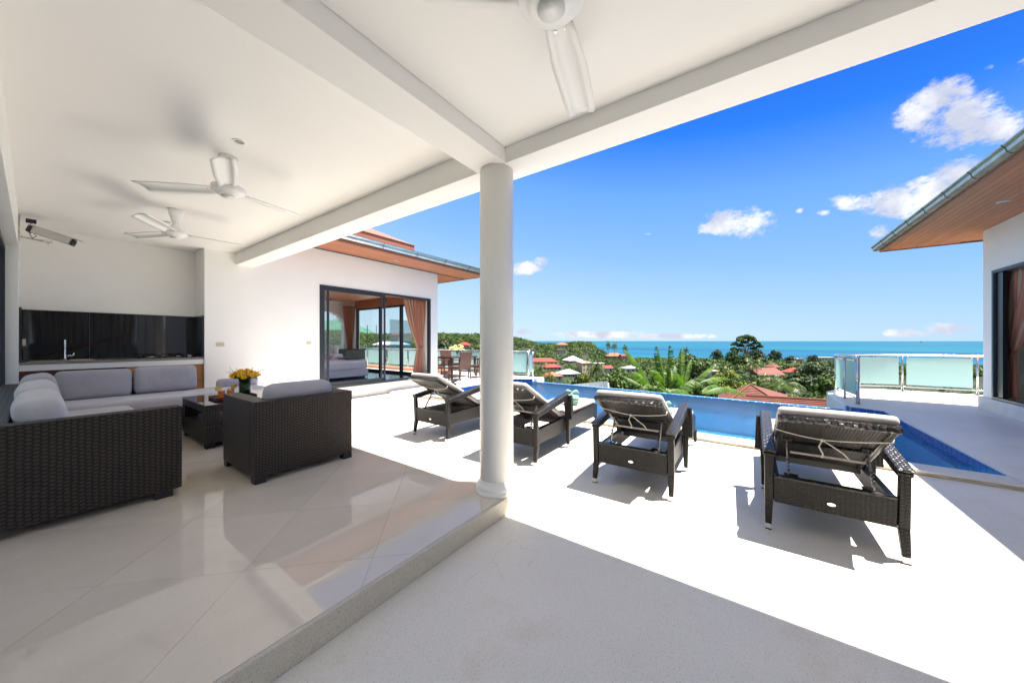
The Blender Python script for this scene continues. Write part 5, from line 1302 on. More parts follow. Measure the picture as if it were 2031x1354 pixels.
MB().hexa([Lf.lerp(c_, .12) + Vector((0,0,-5)), Rf.lerp(c_, .12) + Vector((0,0,-5)), Bk.lerp(c_, .12) + Vector((0,0,-5)), Bl.lerp(c_, .12) + Vector((0,0,-5))], [Lf.lerp(c_, .12), Rf.lerp(c_, .12), Bk.lerp(c_, .12), Bl.lerp(c_, .12)]).build('wall', WM['white'], nb_)
n2 = athing('neighbour_house', 'low rust tiled lean-to roof running behind the right end of the pool edge', 'house', tuple(at(1600, 17, z=-8)))
r0, r1 = at(1478, 19.5, 786), at(1700, 16.5, 799.5); f0, f1 = at(1440, 18.0, 820), at(1700, 14.2, 835)
tiled_roof(n2, [r0, r1], [f0, f1], 9, rust)
MB().tube([r0 + Vector((0,0,.06)), r1 + Vector((0,0,.06))], .06, 8).build('ridge', rust, n2)
g0, g1 = r0 + (r0-f0)*.8, r1 + (r1-f1)*.8; g0.z, g1.z = f0.z, f1.z
tiled_roof(n2, [r0, r1], [g0, g1], 9, rust)
MB().hexa([f0.lerp(g0,.1)+Vector((0,0,-5)), f1.lerp(g1,.1)+Vector((0,0,-5)), g1.lerp(f1,.1)+Vector((0,0,-5)), g0.lerp(f0,.1)+Vector((0,0,-5))], [f0.lerp(g0,.1), f1.lerp(g1,.1), g1.lerp(f1,.1), g0.lerp(f0,.1)]).build('wall', WM['white'], n2)
# grey metal carport roof below the left part of the pool edge
cp = athing('carport', 'grey metal sheet roof just beyond the pool edge left of the bananas', 'carport', tuple(at(1160, 26, z=-8)))
a, b, c, d = at(1098, 24, 768), at(1206, 19, 757.5), at(1212, 17.4, 775), at(1090, 21, 790)
d.z = c.z = min(c.z, d.z); 
for k in range(14):
    t0, t1 = k/14, (k+.96)/14; p0, p1, q0, q1 = a.lerp(b, t0), a.lerp(b, t1), d.lerp(c, t0), d.lerp(c, t1); up = Vector((0,0,.05))
    MB().hexa([q0, q1, p1, p0], [q0+up, q1+up, p1+up*1.3, p0+up*1.3]).build('roof_sheet', RM['grey'], cp)
MB().bar(b + Vector((0,0,-.15)), c + Vector((0,0,-.15)), .06, .3).build('edge_beam', RM['white'], cp)
for q in (a, b, c, d): MB().bar(q + Vector((0,0,-6)), q + Vector((0,0,-.05)), .1, .1).build('post', M['steel'], cp)

# ---- vegetation
def leafmat(name, c1, c2, rough=.55, trans=.25, patch=None):
    m = Mat(name, c1, rough, spec=.3); g = m.N('ShaderNodeNewGeometry'); oi = m.N('ShaderNodeObjectInfo')
    c = m.ramp(g.outputs['Random Per Island'], [(0, c1), (.7, c2), (1, shade(c2, 1.5))])
    if patch:
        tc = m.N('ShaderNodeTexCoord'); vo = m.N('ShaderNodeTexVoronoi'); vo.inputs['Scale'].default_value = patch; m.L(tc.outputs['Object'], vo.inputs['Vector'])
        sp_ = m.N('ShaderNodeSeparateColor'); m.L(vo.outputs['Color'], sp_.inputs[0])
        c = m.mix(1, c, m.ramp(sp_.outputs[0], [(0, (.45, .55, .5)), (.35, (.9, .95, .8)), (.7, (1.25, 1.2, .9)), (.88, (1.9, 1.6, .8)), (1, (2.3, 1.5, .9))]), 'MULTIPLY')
    hs = m.N('ShaderNodeHueSaturation'); m.L(c, hs.inputs['Color'])
    m.L(m.math('ADD', .75, m.math('MULTIPLY', oi.outputs['Random'], .55)), hs.inputs['Value'])
    m.L(m.math('ADD', .485, m.math('MULTIPLY', m.math('FRACT', m.math('MULTIPLY', oi.outputs['Random'], 7.3)), .035)), hs.inputs['Hue'])
    m.col(hs.outputs[0]); tl = m.N('ShaderNodeBsdfTranslucent'); m.L(hs.outputs[0], tl.inputs[0])
    mx = m.N('ShaderNodeMixShader'); mx.inputs[0].default_value = trans; m.L(m.b.outputs[0], mx.inputs[1]); m.L(tl.outputs[0], mx.inputs[2]); m.L(mx.outputs[0], m.nt.nodes['Material Output'].inputs[0]); return m
M['leafA'] = leafmat('broadleaf_foliage', (.018, .042, .008), (.050, .090, .014))
M['leafB'] = leafmat('dark_foliage', (.011, .028, .008), (.030, .060, .013))
M['leafY'] = leafmat('yellow_green_foliage', (.05, .08, .010), (.14, .16, .018))
M['leafP'] = leafmat('palm_fronds', (.022, .045, .008), (.085, .105, .018), .4)
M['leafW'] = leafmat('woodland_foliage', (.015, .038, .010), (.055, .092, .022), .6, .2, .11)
M['bark'] = mottled('tree_bark', (.10, .075, .05), .9, 4, .3, .4, 12)
def fast_mesh(name, V, F4, mats):
    me = bpy.data.meshes.new(name); n = len(V); m = len(F4)
    me.vertices.add(n); me.vertices.foreach_set('co', np.asarray(V, np.float32).ravel())
    me.loops.add(m*4); me.loops.foreach_set('vertex_index', np.asarray(F4, np.int32).ravel())
    me.polygons.add(m); me.polygons.foreach_set('loop_start', np.arange(0, m*4, 4, dtype=np.int32)); me.polygons.foreach_set('loop_total', np.full(m, 4, np.int32))
    me.update(calc_edges=True)
    for x in mats: me.materials.append(x.m)
    return me
def leaf_quads(P, Nn, size, rng, elong=1.5):
    n = len(P); r = rng.normal(size=(n, 3)); t = np.cross(Nn, r); t /= np.linalg.norm(t, axis=1)[:, None] + 1e-9; b = np.cross(Nn, t)
    s = (size * rng.uniform(.6, 1.35, n))[:, None]; t = t*s*elong*.5; b = b*s*.5
    V = np.stack([P - t, P - b*.9, P + t, P + b*.9], 1).reshape(-1, 3); F = np.arange(n*4).reshape(-1, 4); return V, F
def crown(rng, n, shape, size, clumps=14, flat=.75, rad=.36, spread=1.0):
    """leaf cloud in a unit crown (radius 1, centred at z=0)"""
    C_ = []; tries = 0
    while len(C_) < clumps and tries < 4000:
        tries += 1
        p = rng.normal(size=3); p /= np.linalg.norm(p); p *= rng.uniform(.25, 1)**.6*(1-rad*.7); p[2] *= flat
        if shape == 'dome' and p[2] < -.25: continue
        if shape == 'cone' and np.hypot(p[0], p[1]) > .95*(1 - (p[2]/flat + 1)/2)**.8 + .12: continue
        if all(np.linalg.norm(p - q) > rad*.55*spread for q, _ in C_): C_.append((p, rng.uniform(.7, 1.25)*rad))
    per = n // max(1, len(C_)); Ps = []; Ns = []
    for c, r_ in C_:
        d = rng.normal(size=(per, 3)); d /= np.linalg.norm(d, axis=1)[:, None]; d[:, 2] = np.where(d[:, 2] < -.35, -d[:, 2], d[:, 2])
        rr_ = r_*rng.uniform(.72, 1.08, per)[:, None]; P = c + d*rr_*np.array([1, 1, .8]); nn = d + rng.normal(size=(per, 3))*.55 + np.array([0, 0, .35]); nn /= np.linalg.norm(nn, axis=1)[:, None]
        Ps.append(P); Ns.append(nn)
    P = np.concatenate(Ps); Nn = np.concatenate(Ns); return leaf_quads(P, Nn, size, rng), [c for c, _ in C_]
def tree_proto(name, mat, seed, H=8, Rr=4, n=2400, shape='dome', size=.085, clumps=16, flat=.75, rad=.36, trunk=.2, spread=1.0, base=.42):
    rng = np.random.default_rng(seed); (V, F), C_ = crown(rng, n, shape, size, clumps, flat, rad, spread)
    cz = H*base + Rr*flat*.55 if shape != 'cone' else H*.55
    sc3 = np.array([Rr, Rr, (H - cz)/flat*.92]); V = V*sc3 + np.array([0, 0, cz])
    root = bpy.data.objects.new(name, None); root.empty_display_size = .5
    cr_ = bpy.data.objects.new('crown', fast_mesh('crown', V, F, [mat])); cr_.parent = root
    mb = MB(); mb.tube([(0, 0, -1.5), (.03*Rr, 0, H*.2), (-.02*Rr, .03*Rr, cz*.75), (0, 0, cz)], [trunk*1.3, trunk, trunk*.75, trunk*.45], 7)
    for c in C_[:9]:
        c = np.array(c)*sc3*.8 + np.array([0, 0, cz]); s_ = Vector((0, 0, cz*.62)); mb.tube([s_, s_.lerp(Vector(c), .5) + Vector((0, 0, .05*H)), Vector(c)], [trunk*.5, trunk*.3, trunk*.12], 5)
    tr_ = mb.build('trunk', M['bark'], root, smooth=True)
    COL.objects.unlink(tr_)
    return root, [cr_, tr_]
def palm_proto(name, seed, H=8, nf=17, L_=3.4):
    rr_ = random.Random(seed); root = bpy.data.objects.new(name, None)
    top = Vector((rr_.uniform(-.6, .6), rr_.uniform(-.6, .6), H)); mb = MB()
    mb.tube([(0, 0, -1.5), (top.x*.2, top.y*.2, H*.35), (top.x*.6, top.y*.6, H*.7), tuple(top)], [.22, .16, .13, .12], 8); tr_ = mb.build('trunk', M['bark'], root, smooth=True); COL.objects.unlink(tr_)
    V = []; F = []
    for k in range(nf):
        a = 2*pi*k/nf*1.0 + rr_.uniform(-.2, .2); el = rr_.uniform(-.35, 1.15); L2 = L_*rr_.uniform(.8, 1.1)
        pts = []; 
        for i in range(9):
            s_ = i/8; e_ = el - 1.7*s_*s_*(.8 + .3*(el > .3)); 
            pts.append(Vector((0,0,0)) if i == 0 else pts[-1] + Vector((cos(a)*cos(e_), sin(a)*cos(e_), sin(e_)))*(L2/8))
        side = Vector((-sin(a), cos(a), 0))
        for i in range(1, 9):
            for q in (0, .33, .66):
                p = top + pts[i-1].lerp(pts[i], q); d = (pts[i]-pts[i-1]).normalized(); w = L2*.24*sin(pi*min(1, .18 + .8*(i-1+q)/8))*rr_.uniform(.8, 1.1)
                for s_ in (-1, 1):
                    tip = p + side*s_*w + d*w*.55 + Vector((0, 0, -w*rr_.uniform(.25, .75))); k0 = len(V); wd = d*.055*L_/3.4
                    V += [p - wd, p + wd, tip + wd*.25, tip - wd*.25]; F.append((k0, k0+1, k0+2, k0+3))
    cr_ = bpy.data.objects.new('crown', fast_mesh('palm_crown', [tuple(v) for v in V], F, [M['leafP']])); cr_.parent = root
    return root, [cr_, tr_]
def plant_tree(proto, name, label, cat, loc, rz, s, group=None, sz=None):
    root, parts = proto; o = root.copy(); o.name = name; COL.objects.link(o); o.location = loc; o.rotation_euler = (0, 0, rz); o.scale = (s, s, sz or s); tag(o, label, cat, group)
    for p in parts:
        c = p.copy(); COL.objects.link(c); c.parent = o
    return o
protos = {'A': tree_proto('broadleaf_tree', M['leafA'], 1, 9, 4.4, 2600, 'dome', .095, 17), 'B': tree_proto('broadleaf_tree', M['leafB'], 2, 9, 4.0, 2600, 'dome', .09, 20, .85, .34),
          'C': tree_proto('broadleaf_tree', M['leafA'], 3, 8, 4.8, 2600, 'dome', .09, 15, .6, .38), 'D': tree_proto('broadleaf_tree', M['leafB'], 4, 11, 3.6, 2400, 'cone', .1, 18, 1.2, .36),
          'Y': tree_proto('broadleaf_tree', M['leafY'], 5, 8, 4.0, 2200, 'dome', .085, 16, .75, .33), 'P1': palm_proto('palm_tree', 1), 'P2': palm_proto('palm_tree', 2, 9.5, 19, 3.7)}
# skyline limit: highest row (py) tree tops may reach per image pixel column
SK = [(200,640),(700,655),(760,660),(800,658),(866,654),(900,652),(940,652),(1000,655),(1030,663),(1065,668),(1085,677),(1105,680),(1125,675),(1140,669),(1165,668),(1180,678),(1192,688),(1215,692),(1260,699),(1300,699),(1360,700),(1410,701),(1440,706),(1510,704),(1530,700),(1560,708),(1600,707),(1640,712),(1700,712),(1900,714),(2600,712)]
skx = np.array([s[0] for s in SK], float); sky_ = np.array([s[1] for s in SK], float)
def sk(px): return float(np.interp(px, skx, sky_))
def allowed(px, d, topy, halfpx):
    for (a, b, hd, yt, yb) in occl:
        if a - halfpx < px < b + halfpx:
            if d < hd and topy < yb - 2: return False
            if hd <= d < hd + 16: return False
    return True
cnt = 0; LAB = {'A': 'leafy green tree', 'B': 'dark green tree', 'C': 'spreading green tree', 'D': 'conical dark tree', 'Y': 'yellow green tree', 'P1': 'coconut palm', 'P2': 'tall coconut palm'}
SHORT = {}
for (hx, hd_, hl) in HOUSES:
    w_ = hl.split(); cut = next((i for i, q in enumerate(w_) if q in ('right', 'left', 'in', 'between', 'behind', 'with', 'above', 'beside', 'on', 'among', 'half', 'seen', 'near', 'at', 'by') and i > 1), len(w_)); SHORT[hl] = ' '.join(w_[:min(cut, 6)])
used = {}
def tree_label(k, px, d, s):
    c = sorted(HOUSES, key=lambda h_: abs(h_[0]-px)*1.0 + abs(h_[1]-d)*.12)
    size = 'small' if s < .55 else 'tall' if s > .85 else 'mid sized'
    for h_ in c[:8]:
        dx = px - h_[0]; q = 'just ' if abs(dx) < 30 else 'well ' if abs(dx) > 75 else ''
        rels = [q + ('left of' if dx < 0 else 'right of')]
        rels.append('in front and ' + rels[0] if d < h_[1] else 'behind and ' + rels[0])
        if abs(dx) < 12: rels = ['in front of' if d < h_[1] else 'behind']
        for r_ in rels[::-1]:
            lb = size + ' ' + LAB[k].replace('tall ', '') + ' ' + r_ + ' the ' + SHORT[h_[2]]
            if lb not in used and len(lb.split()) <= 16: used[lb] = 1; return lb
    return lb
# hand placed: (kind, px, d, top py, width px, name label)
HAND = [('Y', 1450, 62, 731, 92, 'bushy tree with golden green top left of the rust roof'), ('B', 1622, 60, 716, 92, 'big dense dark green tree beside the curved railing'), ('B', 1660, 75, 716, 70, 'dense dark tree behind the curved glass railing'),
        ('P2', 1594, 72, 724, 62, 'dark coconut palm right of the terracotta roofed house'), ('P1', 1562, 42, 757, 95, 'yellowish coconut palm low behind the rust roof'), ('P1', 1528, 55, 748, 60, 'yellow fronded palm between the terracotta and rust roofs'),
        ('P2', 1494, 100, 716, 40, 'coconut palm in the centre above the rust roof'), ('A', 1505, 75, 742, 60, 'leafy bush left of the yellow fronded palm'), ('A', 1228, 45, 728, 70, 'bright green bush left of the banana plants'),
        ('P1', 1187, 60, 722, 52, 'coconut palm left of the bright green bush'), ('P2', 1070, 85, 728, 46, 'coconut palm beside the railing corner below the red roofs'), ('A', 1150, 95, 740, 40, 'pale green tree in front of the tall cream house'),
        ('Y', 1162, 80, 735, 42, 'pale flowering tree in front of the tall cream house'), ('C', 1374, 130, 699, 70, 'layered umbrella shaped tree right of the banana plants'), ('B', 1422, 330, 691, 24, 'dark round tree against the sea left of the giant tree'),
        ('B', 1537, 300, 692, 26, 'rounded tree against the sea right of the giant tree'), ('B', 1568, 280, 704, 24, 'dark tree against the sea near the beach buildings'), ('B', 1613, 260, 702, 24, 'dark round tree in front of the beach buildings'),
        ('P1', 1206, 330, 680, 14, 'palm with its head against the sea right of the knoll'), ('P1', 1218, 320, 682, 15, 'second palm against the sea right of the knoll'), ('P1', 1240, 310, 686, 14, 'palm against the sea left of the banana leaves'),
        ('P1', 1362, 300, 691, 14, 'palm crown just above the trees right of the banana leaves'), ('A', 1115, 60, 758, 30, 'small tree under the orange hip roof'), ('P1', 1092, 60, 742, 34, 'leaning palm in front of the orange hip roof house'),
        ('A', 1640, 45, 742, 60, 'green bush against the white parapet wall'), ('A', 1400, 58, 745, 70, 'green bush behind the banana plants'), ('C', 1330, 80, 722, 90, 'spreading tree behind the banana plants'), ('A', 1270, 60, 738, 66, 'green tree filling the gap left of the banana plants'),
        ('A', 1500, 38, 770, 60, 'low bushes behind the rust roof apex'), ('Y', 1570, 32, 778, 60, 'yellow green bush behind the low rust roof'), ('A', 1620, 30, 775, 70, 'bush at the foot of the white parapet wall'),
        ('B', 885, 90, 668, 110, 'large leafy tree behind the dining chairs'), ('A', 935, 110, 684, 80, 'leafy tree behind the orchid vase'), ('A', 990, 130, 682, 70, 'green tree hidden partly by the column'), ('A', 1030, 120, 690, 60, 'green tree just right of the column'),
        ('A', 835, 80, 684, 70, 'bright green tree seen between curtain and railing')]
BASE = {'A': (9, 4.4), 'B': (9, 4.0), 'C': (8, 4.8), 'D': (11, 3.6), 'Y': (8, 4.0), 'P1': (8.7, 3.2), 'P2': (10.3, 3.4)}
for (k, px, d, ty, wpx, lb) in HAND:
    H0, R0 = BASE[k]; g_ = float(gz_pd(px, d)); top = at(px, d, ty).z; s = wpx*d/FL/2/R0; hz_ = (top - g_)/H0
    p = at(px, d, z=g_); zb = g_
    if hz_ > 1.8*s and not k.startswith('P'): zb = top - 1.8*s*H0; hz_ = 1.8*s   # stands on a rise
    p.z = zb; plant_tree(protos[k], 'palm_tree' if k[0] == 'P' else 'broadleaf_tree', lb, 'palm' if k[0] == 'P' else 'tree', p, R.uniform(0, 6.3), s, None, hz_)
occ2 = []
tries = 0
while cnt < 250 and tries < 20000:
    tries += 1
    px = R.uniform(640, 1680); d = 26*(300/26)**(R.random()**.62)
    if px < 860 and R.random() < .55: continue
    if 860 < px < 1060 and d < 60: continue
    k = R.choices(['A', 'B', 'C', 'D', 'Y', 'P1', 'P2'], [32, 26, 22, 4, 8, 4, 4])[0]
    H0, R0 = BASE[k]; s = R.uniform(.5, 1.0) if d > 80 else R.uniform(.35, .65); g_ = float(gz_pd(px, d)); 
    topy = 676 + (EYE - g_ - H0*s)*FL/d; lim = sk(px) + 2
    if d < 300: lim = max(lim, np.interp(d, [25, 45, 80, 140, 220, 300], [772, 757, 738, 722, 712, 703]) if px > 1200 else np.interp(d, [25, 45, 80, 140, 220, 300], [778, 768, 755, 745, 728, 705]) if px > 1050 else lim)
    if topy < lim: continue
    hp = R0*s*FL/d
    if not allowed(px, d, topy, hp*.6): continue
    w_ = at(px, d, z=g_)
    if any((w_.x-q[0])**2 + (w_.y-q[1])**2 < (q[2] + R0*s)**2*.30 for q in occ2): continue
    occ2.append((w_.x, w_.y, R0*s)); cnt += 1
    plant_tree(protos[k], 'palm_tree' if k[0] == 'P' else 'broadleaf_tree', tree_label(k, px, d, s), 'palm' if k[0] == 'P' else 'tree', w_, R.uniform(0, 6.3), s, LAB[k] + 's below the pool')
# giant emergent tree
rng = np.random.default_rng(21); gt_d = 250; gp = at(1480, gt_d, z=float(gz_pd(1480, gt_d))); gH = at(1480, gt_d, 662.5).z - gp.z
gt = thing('giant_tree', 'tall emergent tree with a rounded airy crown standing against the sea', 'tree', gp, YAW - pi/2)
V_, F_ = [], []; kk = 0; gr = 10.6; limbs = MB(); limbs.tube([(0, 0, -1), (.3, 0, gH*.35), (-.2, 0, gH*.62), (.1, 0, gH*.85)], [.6, .5, .38, .2], 8)
for (cx, cy_, cz_, cr_r) in [(-9, 0, -6.5, 2.6), (-7.5, 1, -2.8, 2.8), (-5, -1, 0, 3.0), (-2.5, 2, 1.6, 3.0), (0, 0, 2.4, 3.2), (2.6, -1, 1.8, 3.0), (5, 1, .2, 3.0), (7.6, 0, -2, 2.8), (9.3, -1, -4.4, 2.3), (3.4, 0, -3.6, 2.6), (-3.6, 1, -3.8, 2.4), (6.8, 2, -6, 2.4), (-8.5, 0, -9, 2.4), (0, 2, -1.4, 2.6), (-6, -2, -7, 2.2), (8, 1, -7.8, 2.0)]:
    c = np.array([cx, cy_, gH - 5.2 + cz_]); n = 340; dd_ = rng.normal(size=(n, 3)); dd_ /= np.linalg.norm(dd_, axis=1)[:, None]; dd_[:, 2] = np.abs(dd_[:, 2])*.9 - .15
    P = c + dd_*cr_r*rng.uniform(.6, 1.1, n)[:, None]*np.array([1, 1, .95]); v, f = leaf_quads(P, dd_ + rng.normal(size=(n, 3))*.6, .62, rng); V_.append(v); F_.append(f + kk); kk += len(v)
    limbs.tube([(0, 0, gH*.45), (cx*.5, cy_*.5, gH*.5 + (c[2]-gH*.5)*.6), tuple(c - np.array([0, 0, .5]))], [.28, .2, .08], 5)
nm = np.concatenate(V_); o = bpy.data.objects.new('crown', fast_mesh('giant_crown', nm, np.concatenate(F_), [M['leafA']])); COL.objects.link(o); o.parent = gt
limbs.build('trunk', mottled('pale_bark', (.30, .26, .2), .9), gt, smooth=True)
for (px, d, ty, wpx, lb) in [(1455, 245, 692, 34, 'dark bushy tree at the left foot of the giant tree'), (1502, 240, 690, 40, 'olive bushy tree at the right foot of the giant tree'), (1478, 235, 700, 40, 'low dark tree in front of the giant trunk')]:
    g_ = float(gz_pd(px, d)); H0, R0 = BASE['B']; top = at(px, d, ty).z; plant_tree(protos['B'], 'broadleaf_tree', lb, 'tree', at(px, d, z=g_), 1, wpx*d/FL/2/R0, None, (top-g_)/H0)
# bare trees against the sea
def bare(label, px, d, ty):
    g_ = float(gz_pd(px, d)); p = at(px, d, z=g_); H_ = at(px, d, ty).z - g_; t = thing('bare_tree', label, 'bare tree', p); mb = MB(); r0 = random.Random(px)
    mb.tube([(0, 0, -1), (.2, 0, H_*.55)], [.22, .14], 6); br = MB()
    for k in range(26):
        a = r0.uniform(0, 6.3); z0 = H_*r0.uniform(.35, .7); L_ = H_*r0.uniform(.15, .34); q = Vector((cos(a)*L_*.8, sin(a)*L_*.8, z0 + L_*r0.uniform(.3, .9)))
        br.tube([(.1, 0, z0), q*.6 + Vector((0, 0, z0*.4)), q], [.08, .05, .025], 4)
        for j in range(4): br.tube([q*.8 + Vector((0, 0, z0*.2)), q + Vector((r0.uniform(-1, 1), r0.uniform(-1, 1), r0.uniform(.2, 1)))*H_*.07], [.03, .012], 3)
    mb.build('trunk', M['bark'], t); br.build('branches', M['bark'], t)
bare('leafless grey tree against the sea near the beach buildings', 1590, 230, 699); bare('leafless tree top showing above the curved railing', 1711, 150, 694); bare('leafless twiggy tree right of the other bare tree above the railing', 1733, 155, 695)
# far woodland as one mass
rng = np.random.default_rng(5); Ps, Ns, Sz = [], [], []
N0 = 20000; n_ok = 0
for _ in range(N0):
    px = rng.uniform(560, 1990); d = sqrt(rng.uniform(185**2, 760**2))
    if px > 1700 and rng.random() < .3: continue
    g_ = float(gz_pd(px, d))
    if g_ < sea_z + 1.5: continue
    Hh_ = rng.uniform(5.5, 10); rad = rng.uniform(2.6, 4.6); topy = 676 + (EYE - g_ - Hh_)*FL/d
    if topy < sk(px) + rng.uniform(-1.5, 3):
        if px < 1200 or True:
            Hn = (EYE - g_) - (sk(px) + rng.uniform(-1, 4) - 676)*d/FL
            if Hn < 3: continue
            Hh_ = min(Hh_, Hn)
    hp = rad*FL/d
    if not allowed(px, d, 676 + (EYE - g_ - Hh_)*FL/d, hp*.7):
        Hh_ = 2.6; rad = 1.9
        if not allowed(px, d, 676 + (EYE - g_ - Hh_)*FL/d, rad*FL/d*.3): continue
    n = int(34 if d > 430 else 60); dv = rng.normal(size=(n, 3)); dv /= np.linalg.norm(dv, axis=1)[:, None]; dv[:, 2] = np.abs(dv[:, 2])*1.05 - .25
    c = np.array(at(px, d, z=g_ + Hh_ - rad*.85)); lump = 1 + .28*np.sin(dv[:, 0]*5 + rng.uniform(0, 6))*np.cos(dv[:, 1]*5 + rng.uniform(0, 6))
    P = c + dv*rad*np.array([1, 1, .85])*(rng.uniform(.8, 1.06, n)*lump)[:, None]
    Ps.append(P); Ns.append(dv + rng.normal(size=(n, 3))*.45 + np.array([0, 0, .25])); Sz.append(np.full(n, 1.25 if d > 430 else .95)); n_ok += 1
P = np.concatenate(Ps); Nn = np.concatenate(Ns); Nn /= np.linalg.norm(Nn, axis=1)[:, None]; Sz = np.concatenate(Sz)
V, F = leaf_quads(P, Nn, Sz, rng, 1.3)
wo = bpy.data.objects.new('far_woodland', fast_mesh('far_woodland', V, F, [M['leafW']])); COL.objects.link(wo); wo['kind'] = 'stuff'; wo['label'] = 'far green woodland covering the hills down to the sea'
# undergrowth close to the pool
Ps, Ns = [], []
for _ in range(1500):
    px = rng.uniform(600, 2000); d = 14*(190/14)**rng.random(); g_ = float(gz_pd(px, d)); r_ = rng.uniform(.5, 1.6); n = 26
    dv = rng.normal(size=(n, 3)); dv /= np.linalg.norm(dv, axis=1)[:, None]; dv[:, 2] = np.abs(dv[:, 2]); Ps.append(np.array(at(px, d, z=g_)) + dv*r_*np.array([1, 1, .8])); Ns.append(dv + rng.normal(size=(n, 3))*.6)
P = np.concatenate(Ps); Nn = np.concatenate(Ns); Nn /= np.linalg.norm(Nn, axis=1)[:, None]; V, F = leaf_quads(P, Nn, .38, rng)
ug = bpy.data.objects.new('undergrowth', fast_mesh('undergrowth', V, F, [M['leafA']])); COL.objects.link(ug); ug['kind'] = 'stuff'; ug['label'] = 'low green scrub on the slope below the pool'
# ---- banana plants
def banana_mat():
    m = Mat('banana_leaf', (.06, .14, .02), .5, spec=.3); uv = m.N('ShaderNodeUVMap'); uv.uv_map = 'UVMap'; sp = m.N('ShaderNodeSeparateXYZ'); m.L(uv.outputs[0], sp.inputs[0])
    w = m.math('SINE', m.math('MULTIPLY', sp.outputs[1], 260.0)); oi = m.N('ShaderNodeObjectInfo')
    c = m.ramp(m.math('ADD', m.math('MULTIPLY', w, .12), m.noise(2, 4)), [(.3, (.038, .095, .008)), (.7, (.10, .18, .020))])
    c = m.mix(m.math('GREATER_THAN', .03, m.math('ABSOLUTE', m.math('SUBTRACT', sp.outputs[0], .5))), c, (.17, .22, .06))
    m.col(c); m.bump(w, .35, .005); tl = m.N('ShaderNodeBsdfTranslucent'); tl.inputs[0].default_value = (.10, .22, .012, 1)
    mx = m.N('ShaderNodeMixShader'); mx.inputs[0].default_value = .35; m.L(m.b.outputs[0], mx.inputs[1]); m.L(tl.outputs[0], mx.inputs[2]); m.L(mx.outputs[0], m.nt.nodes['Material Output'].inputs[0]); return m
M['banana'] = banana_mat()
def banana_leaf(par, base, tip, sag, width, roll=.0, tears=9, seed=0, fold=.35):
    rr_ = random.Random(seed); base, tip = Vector(base), Vector(tip); n = 44; L_ = (tip-base).length
    mid = (base+tip)/2 + Vector((0, 0, sag)); pts = []
    for i in range(n+1):
        t = i/n; pts.append(base*(1-t)**2 + mid*2*t*(1-t) + tip*t*t)
    V = []; UV = []; F = []; cuts = set(rr_.sample(range(12, n-3), min(tears, n-16))); st = 7
    off = {}
    for s_ in (-1, 1):
        k_off = 0.0
        for i in range(st, n):
            if i in cuts and rr_.random() < .75: k_off = rr_.uniform(-.15, .3)
            t0, t1 = (i - st)/(n-st), (i+1-st)/(n-st); 
            if rr_.random() < .04: continue
            d = (pts[i+1]-pts[i]).normalized(); side = d.cross(Vector((0, 0, 1))); side = side.normalized() if side.length > .05 else Vector((SY, -CY, 0))
            side = (Matrix.Rotation(roll, 3, d) @ side); nrm = side.cross(d).normalized()
            if nrm.z < 0 and abs(roll) < 1: nrm = -nrm
            def w(t): return width*(sin(pi*min(1, .06 + .94*t))**.55)*(1 - .25*t)
            k0 = len(V); w0, w1 = w(t0), w(t1); gap = .6 if (i+1) in cuts else 0
            dr = fold + k_off + .25
            for (p, ww, sh) in ((pts[i], w0, 0), (pts[i+1], w1, -gap)):
                V.append(p); UV.append((.5, i/n)); 
                V.append(p + side*s_*ww*.55 - nrm*ww*(.12 + dr*.25) + d*ww*.2*1 + d*sh*.05); UV.append((.5 + .25*s_, i/n))
                V.append(p + side*s_*ww - nrm*ww*(.30 + dr) + d*ww*.45 + d*sh*L_/n); UV.append((.5 + .5*s_, i/n))
            F += [(k0, k0+1, k0+4, k0+3), (k0+1, k0+2, k0+5, k0+4)]
    lf = MB().add(V, F).build('leaf', M['banana'], par, smooth=True, uvs=UV)
    MB().tube(pts, .035*width/.3, 6, r_end=.006).build('midrib', M['bstem'], lf, smooth=True)
M['bstem'] = mottled('banana_stem', (.13, .17, .045), .5, 6, .3, .2, 20)
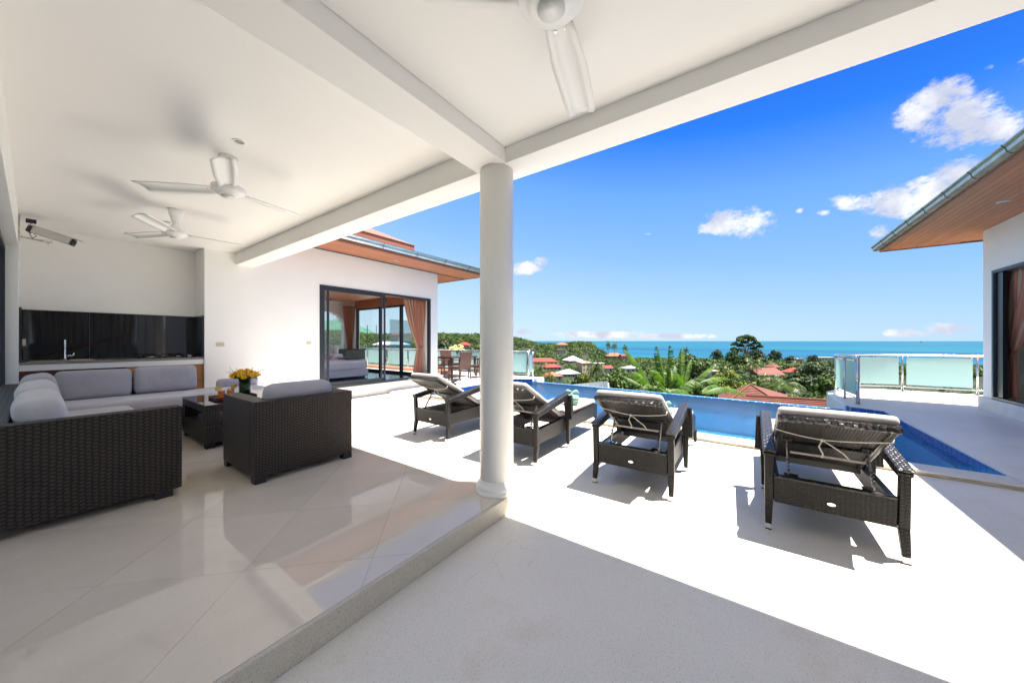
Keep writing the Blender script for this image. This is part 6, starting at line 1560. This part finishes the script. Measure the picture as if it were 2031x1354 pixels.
def banana(label, px, d, pyb, leaves, seed, h0=1.2):
    b = at(px, d, pyb); g_ = -4.5; t = athing('banana_plant', label, 'banana plant', (b.x, b.y, g_), 'banana plants behind the pool edge')
    MB().tube([(b.x, b.y, g_), (b.x + .05, b.y, (g_+b.z)/2), tuple(b)], [.17, .14, .09], 10).build('stem', M['bstem'], t, smooth=True)
    for i, (tx, ty, dd_, sag, w) in enumerate(leaves):
        banana_leaf(t, b + Vector((0, 0, -.1)), at(tx, d + dd_, ty), sag, w, R.uniform(-.35, .35), R.randint(7, 14), seed*20 + i, R.uniform(.1, .5))
banana('tall banana plant with two upright torn leaves behind the pool edge', 1322, 13.2, 775, [(1303, 686, .3, .25, .20), (1327, 685, -.1, .30, .19), (1345, 718, .8, .5, .20), (1290, 735, -.8, .6, .22), (1352, 772, -1.0, .9, .2), (1268, 792, .2, .8, .2)], 1)
banana('banana plant on the left with a long leaf leaning left', 1300, 13.8, 780, [(1238, 694, 0, .55, .22), (1252, 737, -.7, .55, .25), (1226, 742, .9, .2, .13), (1275, 770, -1.0, .6, .22), (1240, 790, .4, .7, .2), (1318, 735, .5, .5, .18)], 2)
banana('banana plant on the right with a torn leaf arching right', 1352, 13.0, 783, [(1352, 690, .8, .35, .15), (1419, 722, .2, .30, .20), (1371, 713, .6, .5, .14), (1396, 770, -.6, .8, .22), (1340, 740, -.8, .5, .2), (1448, 752, .8, .7, .18)], 3)
banana('low banana plant whose leaf arches down to the rust roof', 1380, 12.2, 786, [(1480, 785, .2, .75, .21), (1300, 790, -.3, .7, .2), (1430, 768, 1.4, .55, .18), (1345, 770, .9, .5, .2), (1248, 782, .6, .65, .17)], 4)
banana('short banana plant between the upright leaves and the lounger', 1336, 12.4, 792, [(1296, 752, .1, .35, .22), (1375, 752, .3, .35, .22), (1330, 730, .8, .3, .2), (1312, 772, -.8, .3, .2)], 5)
# ship on the horizon
shp = thing('ship', 'tiny ship on the horizon above the glass railing', 'ship', tuple(at(1826, 9000, z=sea_z)), YAW)
MB().hexa([(-22, -8, 0), (22, -8, 0), (22, 8, 0), (-22, 8, 0)], [(-26, -8, 9), (30, -8, 9), (30, 8, 9), (-26, 8, 9)]).build('hull', WM['greyw'], shp)
MB().box(-16, -4, -6, 6, 9.01, 24).box(-11, -8, -2, 2, 24.01, 46).build('superstructure', WM['greyw'], shp)
